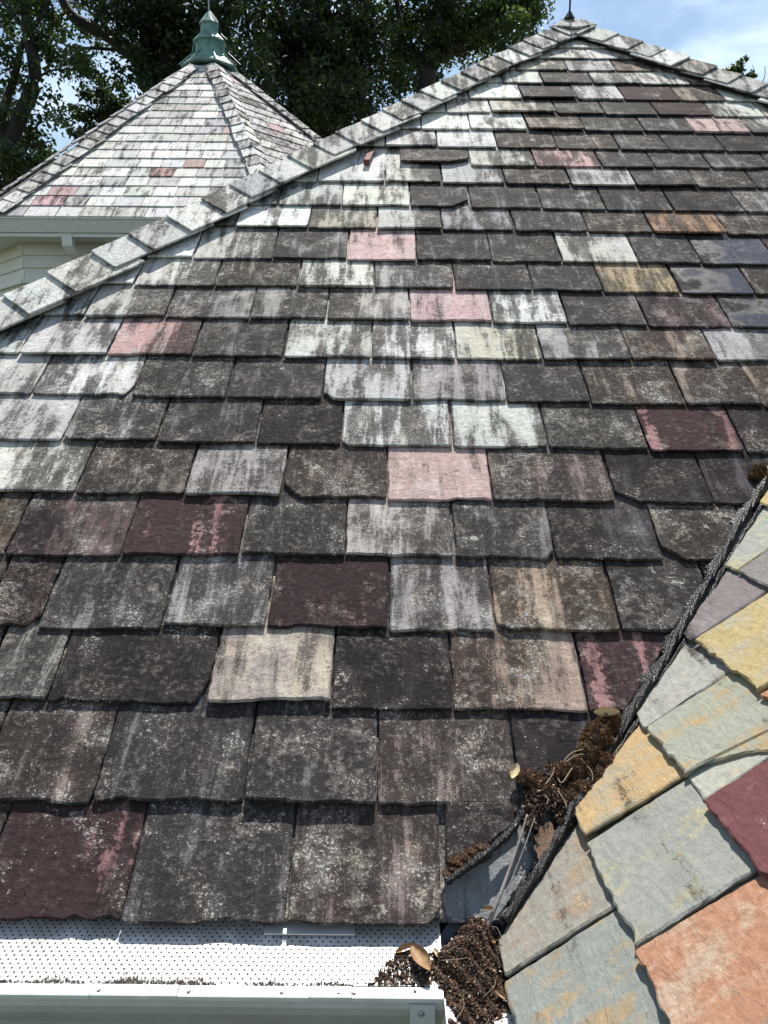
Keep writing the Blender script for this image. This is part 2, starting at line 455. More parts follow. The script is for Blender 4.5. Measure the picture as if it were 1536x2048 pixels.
def slate_geo(poly, tau, seg, rag, rng, rings=4, vis=0.3):
    """a split stone with chipped, layered edges; top face at z = 0, poly counter-clockwise"""
    ymin = min(p[1] for p in poly)
    pts = []
    n = len(poly)
    small = math.sqrt(max(area(poly), 1e-6))
    k = min(1.0, small / 0.12)
    for i in range(n):
        p, q = poly[i], poly[(i + 1) % n]
        dx, dy = q[0] - p[0], q[1] - p[1]
        ln = math.hypot(dx, dy)
        if ln < 1e-5: continue
        nx, ny = -dy / ln, dx / ln              # inward normal (ccw)
        head = min(p[1], q[1]) > ymin + vis
        butt = abs(dx) > abs(dy) * 2 and min(p[1], q[1]) < ymin + 0.03
        m = 1 if head else max(2, int(ln / seg))
        amp = 0 if head else rag * k * (1.25 if butt else 0.8)
        w = rng.uniform(-1, 1)
        c = min(0.3 / m, (0.003 + 0.010 * rng.random()) * k / ln)      # worn corner
        for j in range(m):
            t = j / m
            if j == 0: t = c
            w = 0.72 * w + 0.5 * rng.uniform(-1, 1)
            o = max(-0.4, w) * amp
            if butt and rng.random() < 0.05: w += 1.6
            pts.append((p[0] + dx * t + nx * o, p[1] + dy * t + ny * o))
        if not head:
            pts.append((p[0] + dx * (1 - c), p[1] + dy * (1 - c)))
    N = len(pts)
    nr = []
    for i in range(N):
        a, b = pts[i - 1], pts[(i + 1) % N]
        dx, dy = b[0] - a[0], b[1] - a[1]
        ln = math.hypot(dx, dy) or 1
        nr.append((-dy / ln, dx / ln))
    V = []; F = []
    spec = {4: ((0.0022, 0.0065, 0.0), (0.0, 0.0025, -0.28), (-0.0008, 0.0028, -0.62), (0.001, 0.005, -1.0)),
            3: ((0.002, 0.005, 0.0), (0.0, 0.002, -0.4), (0.001, 0.004, -1.0)), 2: ((0.001, 0.003, 0.0), (0.0, 0.002, -1.0))}[rings]
    prev = 0.5
    for (lo, hi, z) in spec:
        for i in range(N):
            prev = 0.5 * prev + 0.5 * rng.random()
            ins = (lo + (hi - lo) * prev) * k
            V.append((pts[i][0] + nr[i][0] * ins, pts[i][1] + nr[i][1] * ins, z * tau * (1 + 0.25 * (rng.random() - 0.5) * (0 < -z < 1))))
    F.append(tuple(range(N)))
    for r in range(rings - 1):
        for i in range(N):
            j = (i + 1) % N
            F.append((r * N + j, r * N + i, (r + 1) * N + i, (r + 1) * N + j))
    F.append(tuple(range((rings - 1) * N, rings * N))[::-1])
    return V, F


PINK = (0.53, 0.325, 0.315); TAN = (0.46, 0.37, 0.28); WHT = (0.60, 0.60, 0.55); CRM = (0.58, 0.52, 0.37)
KIND = {   # colour, second colour, share of second, weathering crust, lichen, wet
    'd': ((0.22, 0.21, 0.205), (0.36, 0.35, 0.33), 0.25, 0.86, 0.36, 0),
    'k': ((0.1, 0.095, 0.095), (0.16, 0.15, 0.15), 0.2, 0.95, 0.2, 0),
    'K': ((0.085, 0.075, 0.085), (0.10, 0.09, 0.10), .3, .72, .02, 0),
    'n': ((0.24, 0.2, 0.175), (0.4, 0.33, 0.27), 0.3, 0.8, 0.48, 0),
    'g': ((0.31, 0.3, 0.29), (0.44, 0.42, 0.38), 0.35, 0.68, 0.58, 0),
    'G': ((0.38, 0.345, 0.335), (0.46, 0.42, 0.41), 0.4, 0.6, 0.5, 0),
    'l': ((0.5, 0.485, 0.455), (0.6, 0.6, 0.57), 0.3, 0.4, 0.35, 0),
    'L': ((0.45, 0.445, 0.435), (0.55, 0.54, 0.52), 0.35, 0.42, 0.4, 0),
    'w': ((0.6, 0.6, 0.55), (0.52, 0.5, 0.46), 0.3, 0.38, 0.45, 0),
    'W': ((0.64, 0.64, 0.61), (0.68, 0.66, 0.6), 0.35, 0.26, 0.35, 0),
    'x': ((0.57, 0.57, 0.53), (0.46, 0.42, 0.36), 0.3, 0.56, 0.5, 0),
    'c': ((0.4866, 0.4506, 0.3678), (0.536, 0.5216, 0.464), 0.4, 0.52, 0.4, 0),
    'e': ((0.5133, 0.5308, 0.4853), (0.5982, 0.5982, 0.5562), 0.45, 0.44, 0.3, 0),
    'p': ((0.4777, 0.3485, 0.3283), (0.5101, 0.4132, 0.389), 0.3, 0.22, 0.22, 0),
    'q': ((0.5083, 0.3341, 0.3256), (0.5071, 0.4051, 0.3881), 0.25, 0.52, 0.25, 0),
    'm': ((0.0446, 0.0293, 0.0299), (0.2471, 0.139, 0.139), 0.02, 0.1, 0.2, 0),
    'M': ((0.0511, 0.0305, 0.0316), (0.2637, 0.1465, 0.1465), 0.06, 0.08, 0.2, 0),
    'b': ((0.12, 0.084, 0.084), (0.256, 0.2, 0.2), 0.3, 0.62, 0.42, 0),
    's': ((0.36, 0.3, 0.27), (0.53, 0.46, 0.37), 0.45, 0.34, 0.45, 0),
    't': ((0.3, 0.235, 0.19), (0.46, 0.37, 0.28), 0.4, 0.66, 0.5, 0),
    'o': ((0.33, 0.2025, 0.1237), (0.165, 0.105, 0.075), 0.3, 0.55, 0.4, 0),
    'O': ((0.408, 0.3264, 0.204), (0.204, 0.136, 0.0952), 0.25, 0.55, 0.35, 0),
    'v': ((0.14, 0.135, 0.15), (0.3, 0.29, 0.28), 0.2, 0.95, 0.22, 1.0),
    'V': ((0.4, 0.39, 0.38), (0.3, 0.29, 0.28), 0.2, 0.62, 0.3, 0.55),
    'h': ((0.22, 0.225, 0.23), (0.17, 0.17, 0.17), 0.4, 0.25, 0.1, 0),
    # the cleaner slates of the side wing
    '1': ((0.2552, 0.2728, 0.2332), (0.3256, 0.2904, 0.176), 0.34, 0.03, 0.02, 0),     # sage green
    '2': ((0.3784, 0.2772, 0.1452), (0.2904, 0.264, 0.1936), 0.4, 0.06, 0.03, 0),     # ochre
    '3': ((0.1516, 0.0636, 0.065), (0.1912, 0.0997, 0.0962), 0.2, 0.06, 0.0, 0),     # oxblood
    '4': ((0.2904, 0.154, 0.0968), (0.3168, 0.2376, 0.176), 0.46, 0.03, 0.06, 0),   # rust orange
    '5': ((0.2288, 0.242, 0.2332), (0.3168, 0.2332, 0.132), 0.28, 0.03, 0.02, 0),     # blue grey, ochre blooms
    '6': ((0.2816, 0.2728, 0.242), (0.3168, 0.22, 0.1364), 0.28, 0.06, 0.1, 0),   # warm grey
    '7': ((0.308, 0.3036, 0.2816), (0.3696, 0.3432, 0.2992), 0.4, 0.03, 0.03, 0),     # silver grey
    '8': ((0.2992, 0.308, 0.264), (0.3696, 0.2816, 0.1584), 0.34, 0.03, 0.02, 0),      # green grey with ochre
    '9': ((0.1888, 0.1698, 0.1663), (0.2182, 0.1975, 0.1975), 0.3, 0.03, 0.0, 0),       # mauve
    '0': ((0.4048, 0.33, 0.176), (0.352, 0.3256, 0.2464), 0.42, 0.03, 0.06, 0),       # straw
}


def dress(o, kind, rng, side=0.0, dark=0.0, band=None):
    o['band'] = band or (-3.0, -3.0, 0.0)
    c, c2, m2, st, sp, wet = KIND[kind]
    v = 1 + 0.16 * rng.uniform(-1, 1)
    o.color = (c[0] * v, c[1] * v * (1 + 0.03 * rng.uniform(-1, 1)), c[2] * v * (1 + 0.05 * rng.uniform(-1, 1)), 1)
    o['col2'] = (c2[0] * v, c2[1] * v, c2[2] * v)
    o['mix2'] = m2 + 0.05 * rng.uniform(-1, 1)
    o['stain'] = min(1.0, max(0.0, st + dark + 0.05 * rng.uniform(-1, 1)))
    o['speck'] = sp
    o['side'] = side
    o['wet'] = float(wet)
    return o


TAU = 0.0095
TILT = math.atan(0.021 / 0.44)


def lay(parent, fr, poly, kind, rng, side=0.0, lift=0.0, tau=TAU, seg=0.02, rag=0.0022, rings=4, name='slate', tilt=TILT, spin=0.0, dark=0.0, vis=0.3, stuff=None, oy=None, band=None):
    """one slate: poly in the roof frame; origin at the middle of its butt"""
    if len(poly) < 3: return None
    if area(poly) < 0: poly = poly[::-1]
    if area(poly) < 0.0012: return None
    ox = sum(p[0] for p in poly) / len(poly); oy = min(p[1] for p in poly) if oy is None else oy
    loc = [(p[0] - ox, p[1] - oy) for p in poly]
    V, F = slate_geo(loc, tau, seg, rag, rng, rings, vis)
    mtx = fr @ Matrix.Translation((ox, oy, lift)) @ Matrix.Rotation(-tilt, 4, 'X') @ Matrix.Rotation(rng.uniform(-0.006, 0.006), 4, 'Y') @ Matrix.Rotation(spin, 4, 'Z')
    if stuff is not None:
        stuff.add([mtx @ Vector(v) for v in V], F); return None
    o = mk(name, V, F, M_SLATE, parent, mtx)
    return dress(o, kind, rng, side, dark, band)


# ---- the house this roof belongs to
house = empty('slate_roofed_house', (0, 2.5, GROUND_Z))
tag(house, 'house with dark weathered multicolour slate hip roof and white gutter in the foreground', 'house')
HB = house.matrix_basis.inverted() if False else Matrix.Translation((0, -2.5, -GROUND_Z))
AP_T = 4.90
AP_L, AP_R = 1.06, 1.15            # the hips meet in a very short ridge
SLK = 0.768
DECK = -0.05


def hipL(t): return AP_L - (AP_T - t) * SLK
def hipR(t): return AP_R + (AP_T - t) * SLK
def valley(t): return 0.207 + t * SLK


def R3(a, t, z=0.0): return ROOF @ Vector((a, t, z))


VT = (AP_R + AP_T * SLK - 0.207) / (2 * SLK)       # where valley meets the right hip
rt_pts = [(hipL(-0.02), -0.02), (valley(-0.02), -0.02), (valley(VT), VT), (AP_R, AP_T), (AP_L, AP_T)]
v = [(a, t, DECK) for a, t in rt_pts]
# far slopes of the same roof so that it is a closed solid from the side
back = 8.2
Ri = ROOF.inverted()
eL = Ri @ Vector((hipL(-0.02), 2 * AP_T * CP, -0.03)); eR = Ri @ Vector((hipR(-0.02), 2 * AP_T * CP, -0.03))
eF = Ri @ Vector((hipR(-0.02), 0.0, -0.03))
v += [eL, eR, eF]
roof = mk('roof', v, [(0, 1, 2, 3, 4), (0, 4, 5), (4, 3, 6, 5), (3, 2, 7, 6)], M_DECK, house, HB @ ROOF)

M_SLATE.node_tree.nodes['roof_coordinates'].object = roof
ROWS = [   # per course: two points of its butt line in the photograph, then joints and slate kinds
    ((120, 1838), (700, 1843), '-60 m> 241 d 573 n 889 h 1100'),
    ((400, 1607), (918, 1613), '-60 n 182 d 486 d 754 n 1041 K 1300'),
    ((500, 1409), (1043, 1419), '-50 g 90 k 412 s 662 k 907 t< 1180 M 1400'),
    ((200, 1254), (868, 1259), '-45 b 74 d 321 g 532 m 778 G 994 t 1244 d 1450'),
    ((200, 1109), (1018, 1116), '-60 t 8 b< 240 m> 480 d 690 G- 910 d< 1113 k< 1330 n 1520'),
    ((250, 987), (1118, 1002), '-60 x> 147 n 367 G 562 n 774 p 986 n 1234 k 1432 K 1620'),
    ((400, 884), (1168, 897), '-70 l 122 g- 312 d 511 k 682 x 907 e 1098 d 1301 M> 1494 k 1700'),
    ((350, 792), (1118, 804), '-90 w 61 x- 262 d 452 d 645 L 825 G 1014 d 1183 n 1374 n- 1528 t 1700'),
    ((450, 712), (1168, 719), '-90 e 36 l 212 q> 382 d 566 x- 742 x- 914 c- 1088 g> 1266 t 1437 V> 1620'),
    ((400, 634), (1168, 649), '20 e 168 x> 328 g- 498 g- 652 G- 820 p 986 x- 1138 d< 1298 b 1466 v 1660'),
    ((500, 572), (1118, 581), '150 W 266 x> 428 n 594 x- 749 g- 910 d- 1067 d 1208 O 1364 v 1512 n 1680'),
    ((620, 517), (1118, 523), '240 W 385 x> 544 d- 694 p 833 d 985 d- 1126 l 1279 d- 1406 v 1560 n 1700'),
    ((550, 452), (1093, 465), '360 d 471 W 616 c 754 x> 885 g 1031 d 1179 n- 1311 o 1461 n- 1600 d 1740'),
    ((600, 409), (1143, 419), '430 x 556 e 683 w 820 d 942 d 1086 d 1215 d 1351 k 1494 g 1620 d 1760'),
    ((620, 360), (1068, 372), '520 W 634 W 770 x> 884 L> 1013 n 1146 L 1278 d 1403 n- 1524 d 1640 d 1760'),
    ((700, 328), (1118, 332), '600 W 752 W 800 n 942 x> 1072 q 1204 d 1311 d- 1424 d> 1546 n 1680'),
    ((760, 291), (1068, 296), '660 W 770 w> 875 W 996 n 1116 n 1241 d- 1339 d 1454 k 1560 d 1690'),
    ((800, 256), (1118, 260), '720 W 843 W 941 w 1057 t 1171 d 1291 d 1391 p 1506 x 1620 d 1730'),
    ((850, 223), (1143, 227), '790 W 893 w 983 c> 1115 d 1211 d- 1318 m 1428 e< 1533 c 1650'),
    ((900, 195), (1093, 197), '850 W 938 W 1046 d- 1156 w 1250 m 1363 t- 1454 w 1580'),
    ((1000, 163), (1093, 165), '900 W 1006 w 1088 d- 1189 x 1286 l 1386 c 1500'),
    ((1050, 138), (1168, 140), '960 W 1034 c> 1138 l 1234 t 1336 c 1440'),
    ((1060, 115), (1168, 116), '1000 W 1066 w 1181 W 1271 w 1380'),
    ((1080, 94), (1168, 95), '1040 W 1102 l 1202 w 1300'),
]
EXTRA = {  # (course, index): chips and odd ones out
    (4, 2): dict(band=(0.62, 0.74, 0.035)), (2, 5): dict(band=(0.12, 0.62, 0.06)), (6, 7): dict(band=(0.08, 0.93, 0.06)), (8, 2): dict(lift=0.003), (0, 0): dict(lift=0.000, band=(0.83, 0.97, 0.028)), (0, 1): dict(lift=0.004, dy=-0.004), (0, 2): dict(lift=0.006, dy=-0.006, cr=(0.02, 0.03)), (0, 3): dict(lift=-0.012, dy=0.0),
    (1, 1): dict(lift=0.002), (1, 2): dict(lift=0.010, dy=0.004), (1, 4): dict(lift=-0.001), (2, 1): dict(cr=(0.024, 0.07)), (2, 2): dict(lift=0.008, dy=0.006), 
    (3, 0): dict(cr=(0.03, 0.03)), (3, 5): dict(cl=(0.03, 0.02)), (4, 5): dict(cr=(0.02, 0.03)), (4, 7): dict(cl=(0.05, 0.04)), (5, 0): dict(lift=0.002),
    (5, 3): dict(cl=(0.045, 0.05)), (5, 2): dict(lift=0.006), (5, 6): dict(cl=(0.06, 0.04)), (6, 1): dict(lift=0.003, cl=(0.02, 0.015)), (6, 4): dict(cl=(0.02, 0.02)),
    (7, 4): dict(cl=(0.035, 0.04)), (7, 1): dict(cr=(0.02, 0.06)), (8, 1): dict(lift=0.008), (9, 1): dict(lift=0.004), (8, 7): dict(lift=0.005), (8, 8): dict(lift=0.006),
    (13, 3): dict(cr=(0.07, 0.07), lift=0.005), (13, 2): dict(lift=0.005), (14, 2): dict(lift=0.003), (15, 2): dict(lift=0.012, cr=(0.09, 0.05), dy=0.012),
    (15, 0): dict(lift=-0.014), (15, 1): dict(lift=-0.012, dy=-0.035), (16, 1): dict(lift=0.006), (17, 3): dict(lift=0.011), (18, 2): dict(lift=0.012), (19, 2): dict(lift=0.012), (12, 3): dict(lift=0.006),
    (14, 6): dict(lift=0.006), (12, 7): dict(lift=0.007), (10, 3): dict(lift=0.006),
}
rng = random.Random(11)
off_main = MB()
I4m = Matrix.Identity(4)
T_HIST = []
for k, (pa, pb, spec) in enumerate(ROWS):
    a0, t0 = at(*pa); a1, t1 = at(*pb)
    sl = max(-0.02, min(0.02, (t1 - t0) / (a1 - a0)))
    def tb(a): return t0 + (a - a0) * sl
    tok = spec.split()
    xs = [float(q) for q in tok[0::2]]; kinds = tok[1::2]
    far = k >= 13
    def bx(px):      # pixel x of a joint on this butt line -> roof coordinate
        y = pa[1] + (px - pa[0]) * (pb[1] - pa[1]) / (pb[0] - pa[0])
        return at(px, y)[0]
    A = [bx(x) for x in xs]
    cells = [(A[i], A[i + 1], kinds[i], i) for i in range(len(kinds))]
    # courses run on outside the picture
    tm = tb(0) + 0.1
    left_end = hipL(tb(0)) + 0.0
    x = A[0]
    while x > left_end:
        w = rng.uniform(0.19, 0.30); cells.append((x - w, x, '?', -1)); x -= w
    right_end = min(valley(tb(0) + 0.44), hipR(tb(0)))
    x = A[-1]
    while x < right_end:
        w = rng.uniform(0.19, 0.30); cells.append((x, x + w, '?', -1)); x += w
    for (xa, xb, kd, idx) in cells:
        ex = EXTRA.get((k, idx), {})
        g0 = rng.uniform(0.0008, 0.0028); g1 = rng.uniform(0.0008, 0.0028)
        l, r = xa + g0, xb - g1
        tt = tb((l + r) / 2) + rng.uniform(-0.004, 0.004) + ex.get('dy', 0)
        Ls = 0.44 if k < 22 else 0.26
        poly = [(l, tt), (r, tt), (r, tt + Ls), (l, tt + Ls)]
        if 'cl' in ex:
            cx, cy = ex['cl']; poly = [(l + cx, tt), (r, tt), (r, tt + Ls), (l, tt + Ls), (l, tt + cy)]
        if 'cr' in ex:
            cx, cy = ex['cr']; poly = [(l, tt), (r - cx, tt), (r, tt + cy), (r, tt + Ls), (l, tt + Ls)]
        if abs(poly[0][1] - poly[1][1]) < 1e-6:      # never dead square
            poly[0] = (poly[0][0], poly[0][1] + rng.uniform(-0.003, 0.003))
        # hips: a >= hipL(t) + m ; a <= hipR(t) - m ; valley: a <= valley(t) - m
        poly = clip(poly, -1, SLK, AP_T * SLK - AP_L - 0.012)
        if len(poly) > 2: poly = clip(poly, 1, SLK, AP_R + AP_T * SLK - 0.012)
        if len(poly) > 2 and (l + r) / 2 > -0.6 and tt < VT: poly = clip(poly, 1, -SLK, 0.207 - 0.012)
        if len(poly) < 3: continue
        poly = clip(poly, 0, 1, AP_T - 0.01)
        side = 0.0
        kk = kd[0]
        if len(kd) > 1: side = {'>': 0.75, '<': -0.75, '-': rng.choice((-0.35, 0.35))}[kd[1]]
        dark = 0.0
        lift = ex.get('lift', rng.uniform(-0.001, 0.0035))
        seg = 0.016 if k < 5 else (0.022 if k < 12 else 0.034)
        args = dict(side=side, lift=lift, tau=rng.uniform(0.007, 0.010), seg=seg, rag=0.0040 if k < 6 else 0.0036, rings=4 if k < 10 else 3,
                    spin=rng.uniform(-0.006, 0.006), tilt=TILT + max(0.0, lift) / 0.19 + rng.uniform(-0.001, 0.007), oy=tt, band=ex.get('band'))
        if kd == '?':
            lay(roof, Matrix.Identity(4), poly, 'n', rng, stuff=off_main, **args)
        else:
            lay(roof, Matrix.Identity(4), poly, kk, rng, **args)
# starter course under the first row: its joints are staggered against those above
xs0 = hipL(0) + 0.1; srng = random.Random(2)
for xa in [-1.35 + 0.262 * i for i in range(6)]:
    lay(roof, I4m, [(xa + 0.003, 0.006), (xa + 0.259, 0.004), (xa + 0.259, 0.24), (xa + 0.003, 0.24)], srng.choice('ndg'), srng, lift=-0.0135, tau=0.007, tilt=0.03, name='starter_slate')
o = off_main.build('outlying_slates', M_SLATE, roof)
dress(o, 'n', rng); o['kind'] = 'stuff'

# small dark slate tucked in at the foot of the valley, and the missing one above it
pl = [at(*p) for p in ((890, 1758), (905, 1752), (1040, 1640), (1035, 1600), (892, 1600))]
lay(roof, Matrix.Identity(4), pl, 'k', rng, lift=0.002, seg=0.016, tilt=0.02)


# ---- hip slates: a row of squared slates over each hip, lapped from the eave upward
def hip_caps(parent, fr, foot, top, inward, rng, kinds, expo=0.168, width=0.135, start=0.0, stop=None, lift_r=0.043, lift_e=0.027, seg=0.03, name='hip_slate', stuff=None, over=0.012):
    """foot, top: 2-D points of the hip in the slope's frame; inward: +1 / -1 side of the slope"""
    foot = Vector(foot); top = Vector(top)
    d = (top - foot); Ln = d.length; d.normalize()
    n = Vector((-d.y, d.x)) * inward
    s = start; i = 0
    z_ax = Vector((0, 0, 1))
    while s < (stop if stop is not None else Ln) - 0.05:
        ln = min(0.30, Ln - s + 0.05)
        tau = rng.uniform(0.006, 0.009)
        w = width + rng.uniform(-0.014, 0.014)
        ov = over + rng.uniform(-0.004, 0.006)
        # local frame: x across (ridge -> slope), y along the hip
        X = Vector((n.x, n.y, 0)); Y = Vector((d.x, d.y, 0))
        if inward > 0: X = -X
        o2 = foot + d * s
        m = frame((o2.x, o2.y, lift_r), (X.x, X.y, 0), (Y.x, Y.y, 0), (0, 0, 1))
        ang = math.atan2(lift_r - lift_e, w)
        m = fr @ m @ Matrix.Rotation(ang if inward < 0 else -ang, 4, 'Y') @ Matrix.Rotation(-0.055 + rng.uniform(-0.016, 0.016), 4, 'X') @ Matrix.Rotation(rng.uniform(-0.035, 0.035), 4, 'Z')
        if inward < 0: poly = [(-ov, 0), (w, 0), (w, ln), (-ov, ln)]
        else: poly = [(-w, 0), (ov, 0), (ov, ln), (-w, ln)]
        V, F = slate_geo(poly, tau, seg, 0.002, rng, 3, 0.25)
        V = [(a, b, c + 0.012) for a, b, c in V]
        if stuff is not None: stuff.add([m @ Vector(q) for q in V], F)
        else:
            ob = mk(name, V, F, M_SLATE, parent, m)
            kd = kinds[i % len(kinds)] if isinstance(kinds, (list, str)) else kinds(rng)
            dress(ob, kd, rng, 0.0)
        s += expo + rng.uniform(-0.016, 0.016); i += 1
    # bedding strip that closes the gap under the row
    return


I4 = Matrix.Identity(4)
crng = random.Random(5)
caps_kinds = 'LlWwWWwWLlWwWLWWwLlWLcWwLlLw'
hip_len = math.hypot(AP_T, AP_T * SLK)
s0 = 1.45 * math.hypot(1, SLK)
def hp(t, right=False): return (hipR(t) if right else hipL(t), t)
hip_caps(roof, I4, hp(0), hp(AP_T), -1, crng, 'sGlWwWwWxLWwlwWxwWlLcWxlLw', start=s0 + 0.02)
hip_caps(roof, I4, hp(0, True), hp(AP_T, True), 1, crng, 'LlWeLlcWLlw', start=hip_len - 1.98)
off_caps = MB()
hip_caps(roof, I4, hp(0), hp(AP_T), -1, crng, 'L', start=0.02, stop=s0 - 0.03, stuff=off_caps)
# rows on the far side of each hip
for rt in (False, True):
    s = 1 if rt else -1
    # frame of the neighbouring slope
    foot3 = R3(*hp(0, rt)); top3 = R3(*hp(AP_T, rt))
    nf = Vector((s * SP, 0, CP)); up = Vector((-s * CP, 0, SP)); xx = up.cross(nf)
    fr = frame(top3, xx, up, nf)
    loc = fr.inverted()
    f2 = loc @ foot3
    hip_caps(roof, Ri @ fr, (f2.x, f2.y), (0, 0), -1 if rt else 1, crng, 'L', start=(hip_len - 1.98 if rt else 0.02), stuff=off_caps, lift_r=0.03, over=0.0)
o = off_caps.build('outlying_hip_slates', M_SLATE, roof); dress(o, 'L', crng); o['kind'] = 'stuff'
# black bedding under the hip rows
for rt in (False, True):
    s = -1 if rt else 1
    b = MB()
    d2 = (Vector(hp(AP_T, rt)) - Vector(hp(0, rt))).normalized()
    n2 = Vector((d2.y, -d2.x)) * s
    pts = []
    N = 60
    for i in range(N + 1):
        c = Vector(hp(AP_T * i / N, rt))
        j = 0.004 * crng.uniform(-1, 1)
        e = c + n2 * (0.095 + j); m_ = c + n2 * (0.0)
        pts.append(((m_.x, m_.y, 0.034), (e.x, e.y, 0.016), (e.x, e.y, -0.03), (m_.x, m_.y, -0.03)))
    v = [q for p in pts for q in p]
    f = []
    for i in range(N):
        for q in range(3):
            f.append((i * 4 + q, i * 4 + q + 1, i * 4 + 4 + q + 1, i * 4 + 4 + q))
    b.add(v, f).build('hip_bedding', M_DECK, roof)
# slate lapped over the very top
for (poly, kd, lf) in (([(0.99, 4.79), (1.11, 4.765), (1.25, 4.83), (1.18, 4.93), (1.04, 4.93)], 'L', 0.058),):
    lay(roof, I4, poly, kd, crng, lift=lf, tau=0.012, seg=0.03, tilt=0.02, name='hip_slate')
b = MB().tube([R3(1.09, 4.92, 0.07), R3(1.09, 4.92, 0.07) + Vector((0, 0, 0.22))], 0.006, 8)
b.tube([R3(1.09, 4.92, 0.06), R3(1.09, 4.92, 0.07) + Vector((0, 0, 0.03))], [0.035, 0.008], 8)
b.build('lightning_rod', M_IRON, house, HB)

# rusty strap of a lost snow guard
ha, ht = at(733, 330)
hb_, ht2 = at(745, 296)
b = MB()
for i, (s0_, z) in enumerate(((0.0, 0.002), (0.012, 0.012), (0.03, 0.012), (0.10, 0.004), (0.16, -0.004))):
    pass
prof = [(0.0, 0.018), (0.006, 0.022), (0.05, 0.012), (0.15, 0.004)]
vv = []
for (y, z) in prof: vv += [(-0.013, y, z), (0.013, y, z), (0.013, y, z - 0.004), (-0.013, y, z - 0.004)]
ff = [(0, 1, 2, 3)]
for i in range(len(prof) - 1):
    for q in range(4): ff.append((i * 4 + q, i * 4 + (q + 1) % 4, i * 4 + 4 + (q + 1) % 4, i * 4 + 4 + q))
b.add(vv, ff)
b.box((-0.013, -0.002, -0.002), (0.013, 0.002, 0.018))
b.build('snow_guard_strap', M_RUST, roof, Matrix.Translation((ha, ht, 0.0)) @ Matrix.Rotation(-0.12, 4, 'Z'))

# ---- side wing: the slope beyond the valley
wrng = random.Random(23)
def vy(u): return 0.299 + u * CP             # valley in world y for up-slope u
UMAX = (VT * SP - VM.z) / SP
YF = -6.0
wv = [(-VM.y + 0 - (vy(u) - 0), u, DECK) for u in (0,)]
def wl(u, y): return (VM.y - y, u)            # wing frame coordinates of (up slope, world y)
q = [wl(-0.43, YF), wl(-0.43, vy(-0.43)), wl(UMAX, vy(UMAX)), wl(UMAX, YF)]
# ridge and far slope
rx = (VM + Vector((CP, 0, SP)) * UMAX).x
WI = WING.inverted()
far = [WI @ Vector((2 * rx - 0.19, YF, -0.03)), WI @ Vector((2 * rx - 0.19, vy(UMAX), -0.03))]
wing = mk('wing_roof', [(a, b_, DECK) for a, b_ in q] + far, [(3, 2, 1, 0), (2, 3, 4, 5), (0, 4, 3)], M_DECK, house, HB @ WING)
WROWS = [   # up-slope of the butt line; (upper y, lower y, kind)
    (-0.412, [(0.30, -0.105, '6'), (-0.105, -0.38, '5'), (-0.38, -0.62, '4'), (-0.62, -0.9, '1')]),
    (-0.195, [(0.60, 0.05, '2'), (0.05, -0.21, '1'), (-0.21, -0.50, '4'), (-0.50, -0.75, '5'), (-0.75, -1.0, '6')]),
    (0.007, [(0.80, 0.225, '7'), (0.225, -0.04, '8'), (-0.04, -0.34, '3'), (-0.34, -0.60, '2'), (-0.60, -0.9, '1')]),
    (0.201, [(0.90, 0.385, '9'), (0.385, 0.10, '0'), (0.10, -0.2, '4'), (-0.2, -0.45, '1'), (-0.45, -0.7, '9')]),
    (0.400, [(1.10, 0.525, '1'), (0.525, 0.25, '9'), (0.25, 0.0, '6'), (0.0, -0.3, '2'), (-0.3, -0.55, '7')]),
    (0.597, [(1.30, 0.68, '0'), (0.68, 0.42, '7'), (0.42, 0.15, '3'), (0.15, -0.1, '8')]),
    (0.797, [(1.50, 0.80, '5'), (0.80, 0.55, '1'), (0.55, 0.3, '9'), (0.3, 0.0, '4')]),
]
WEX = {(2, 1): dict(lift=0.004, c=(0.075, 0.075)), (1, 0): dict(lift=0.010), (1, 1): dict(lift=0.002), (3, 1): dict(lift=0.006), (2, 2): dict(lift=0.004), (1, 2): dict(lift=0.005)}
off_wing = MB()
for k, (u, cells) in enumerate(WROWS):
    for i, (y1, y0, kd) in enumerate(cells):
        gq = wrng.uniform(0.0015, 0.004)
        xa, xb = VM.y - y1 + gq, VM.y - y0 - gq
        uu = u + wrng.uniform(-0.003, 0.003)
        poly = [(xa, uu + wrng.uniform(-0.003, 0.003)), (xb, uu), (xb, uu + 0.44), (xa, uu + 0.44)]
        ex = WEX.get((k, i), {})
        if 'c' in ex:
            cx, cy = ex['c']
            poly = [(xa, uu), (xb - cx * 0.95, uu), (xb - cx, uu + cy * 0.5), (xb - cx * 0.35, uu + cy * 1.55), (xb, uu + cy * 1.9), (xb, uu + 0.44), (xa, uu + 0.44)]
        # valley: world y <= vy(u) - m  ->  x >= VM.y - vy(u) + m
        poly = clip(poly, -1, -CP, -(VM.y - 0.299) - 0.006)
        lf_ = ex.get('lift', wrng.uniform(-0.001, 0.003))
        lay(wing, I4, poly, kd, wrng, lift=lf_, tilt=TILT + max(0.0, lf_) / 0.19 + 0.004, tau=wrng.uniform(0.0075, 0.0105), seg=0.012, rag=0.0040, rings=4,
            spin=wrng.uniform(-0.005, 0.005), oy=uu)
    # the courses run on towards the viewer's right and below
    x = VM.y - cells[-1][1]
    while x < 1.9:
        w = wrng.uniform(0.22, 0.3)
        lay(wing, I4, [(x + .003, u), (x + w - .003, u), (x + w - .003, u + 0.44), (x + .003, u + 0.44)], '5', wrng, stuff=off_wing, seg=0.06, rings=2, oy=u)
        x += w
u = 0.997
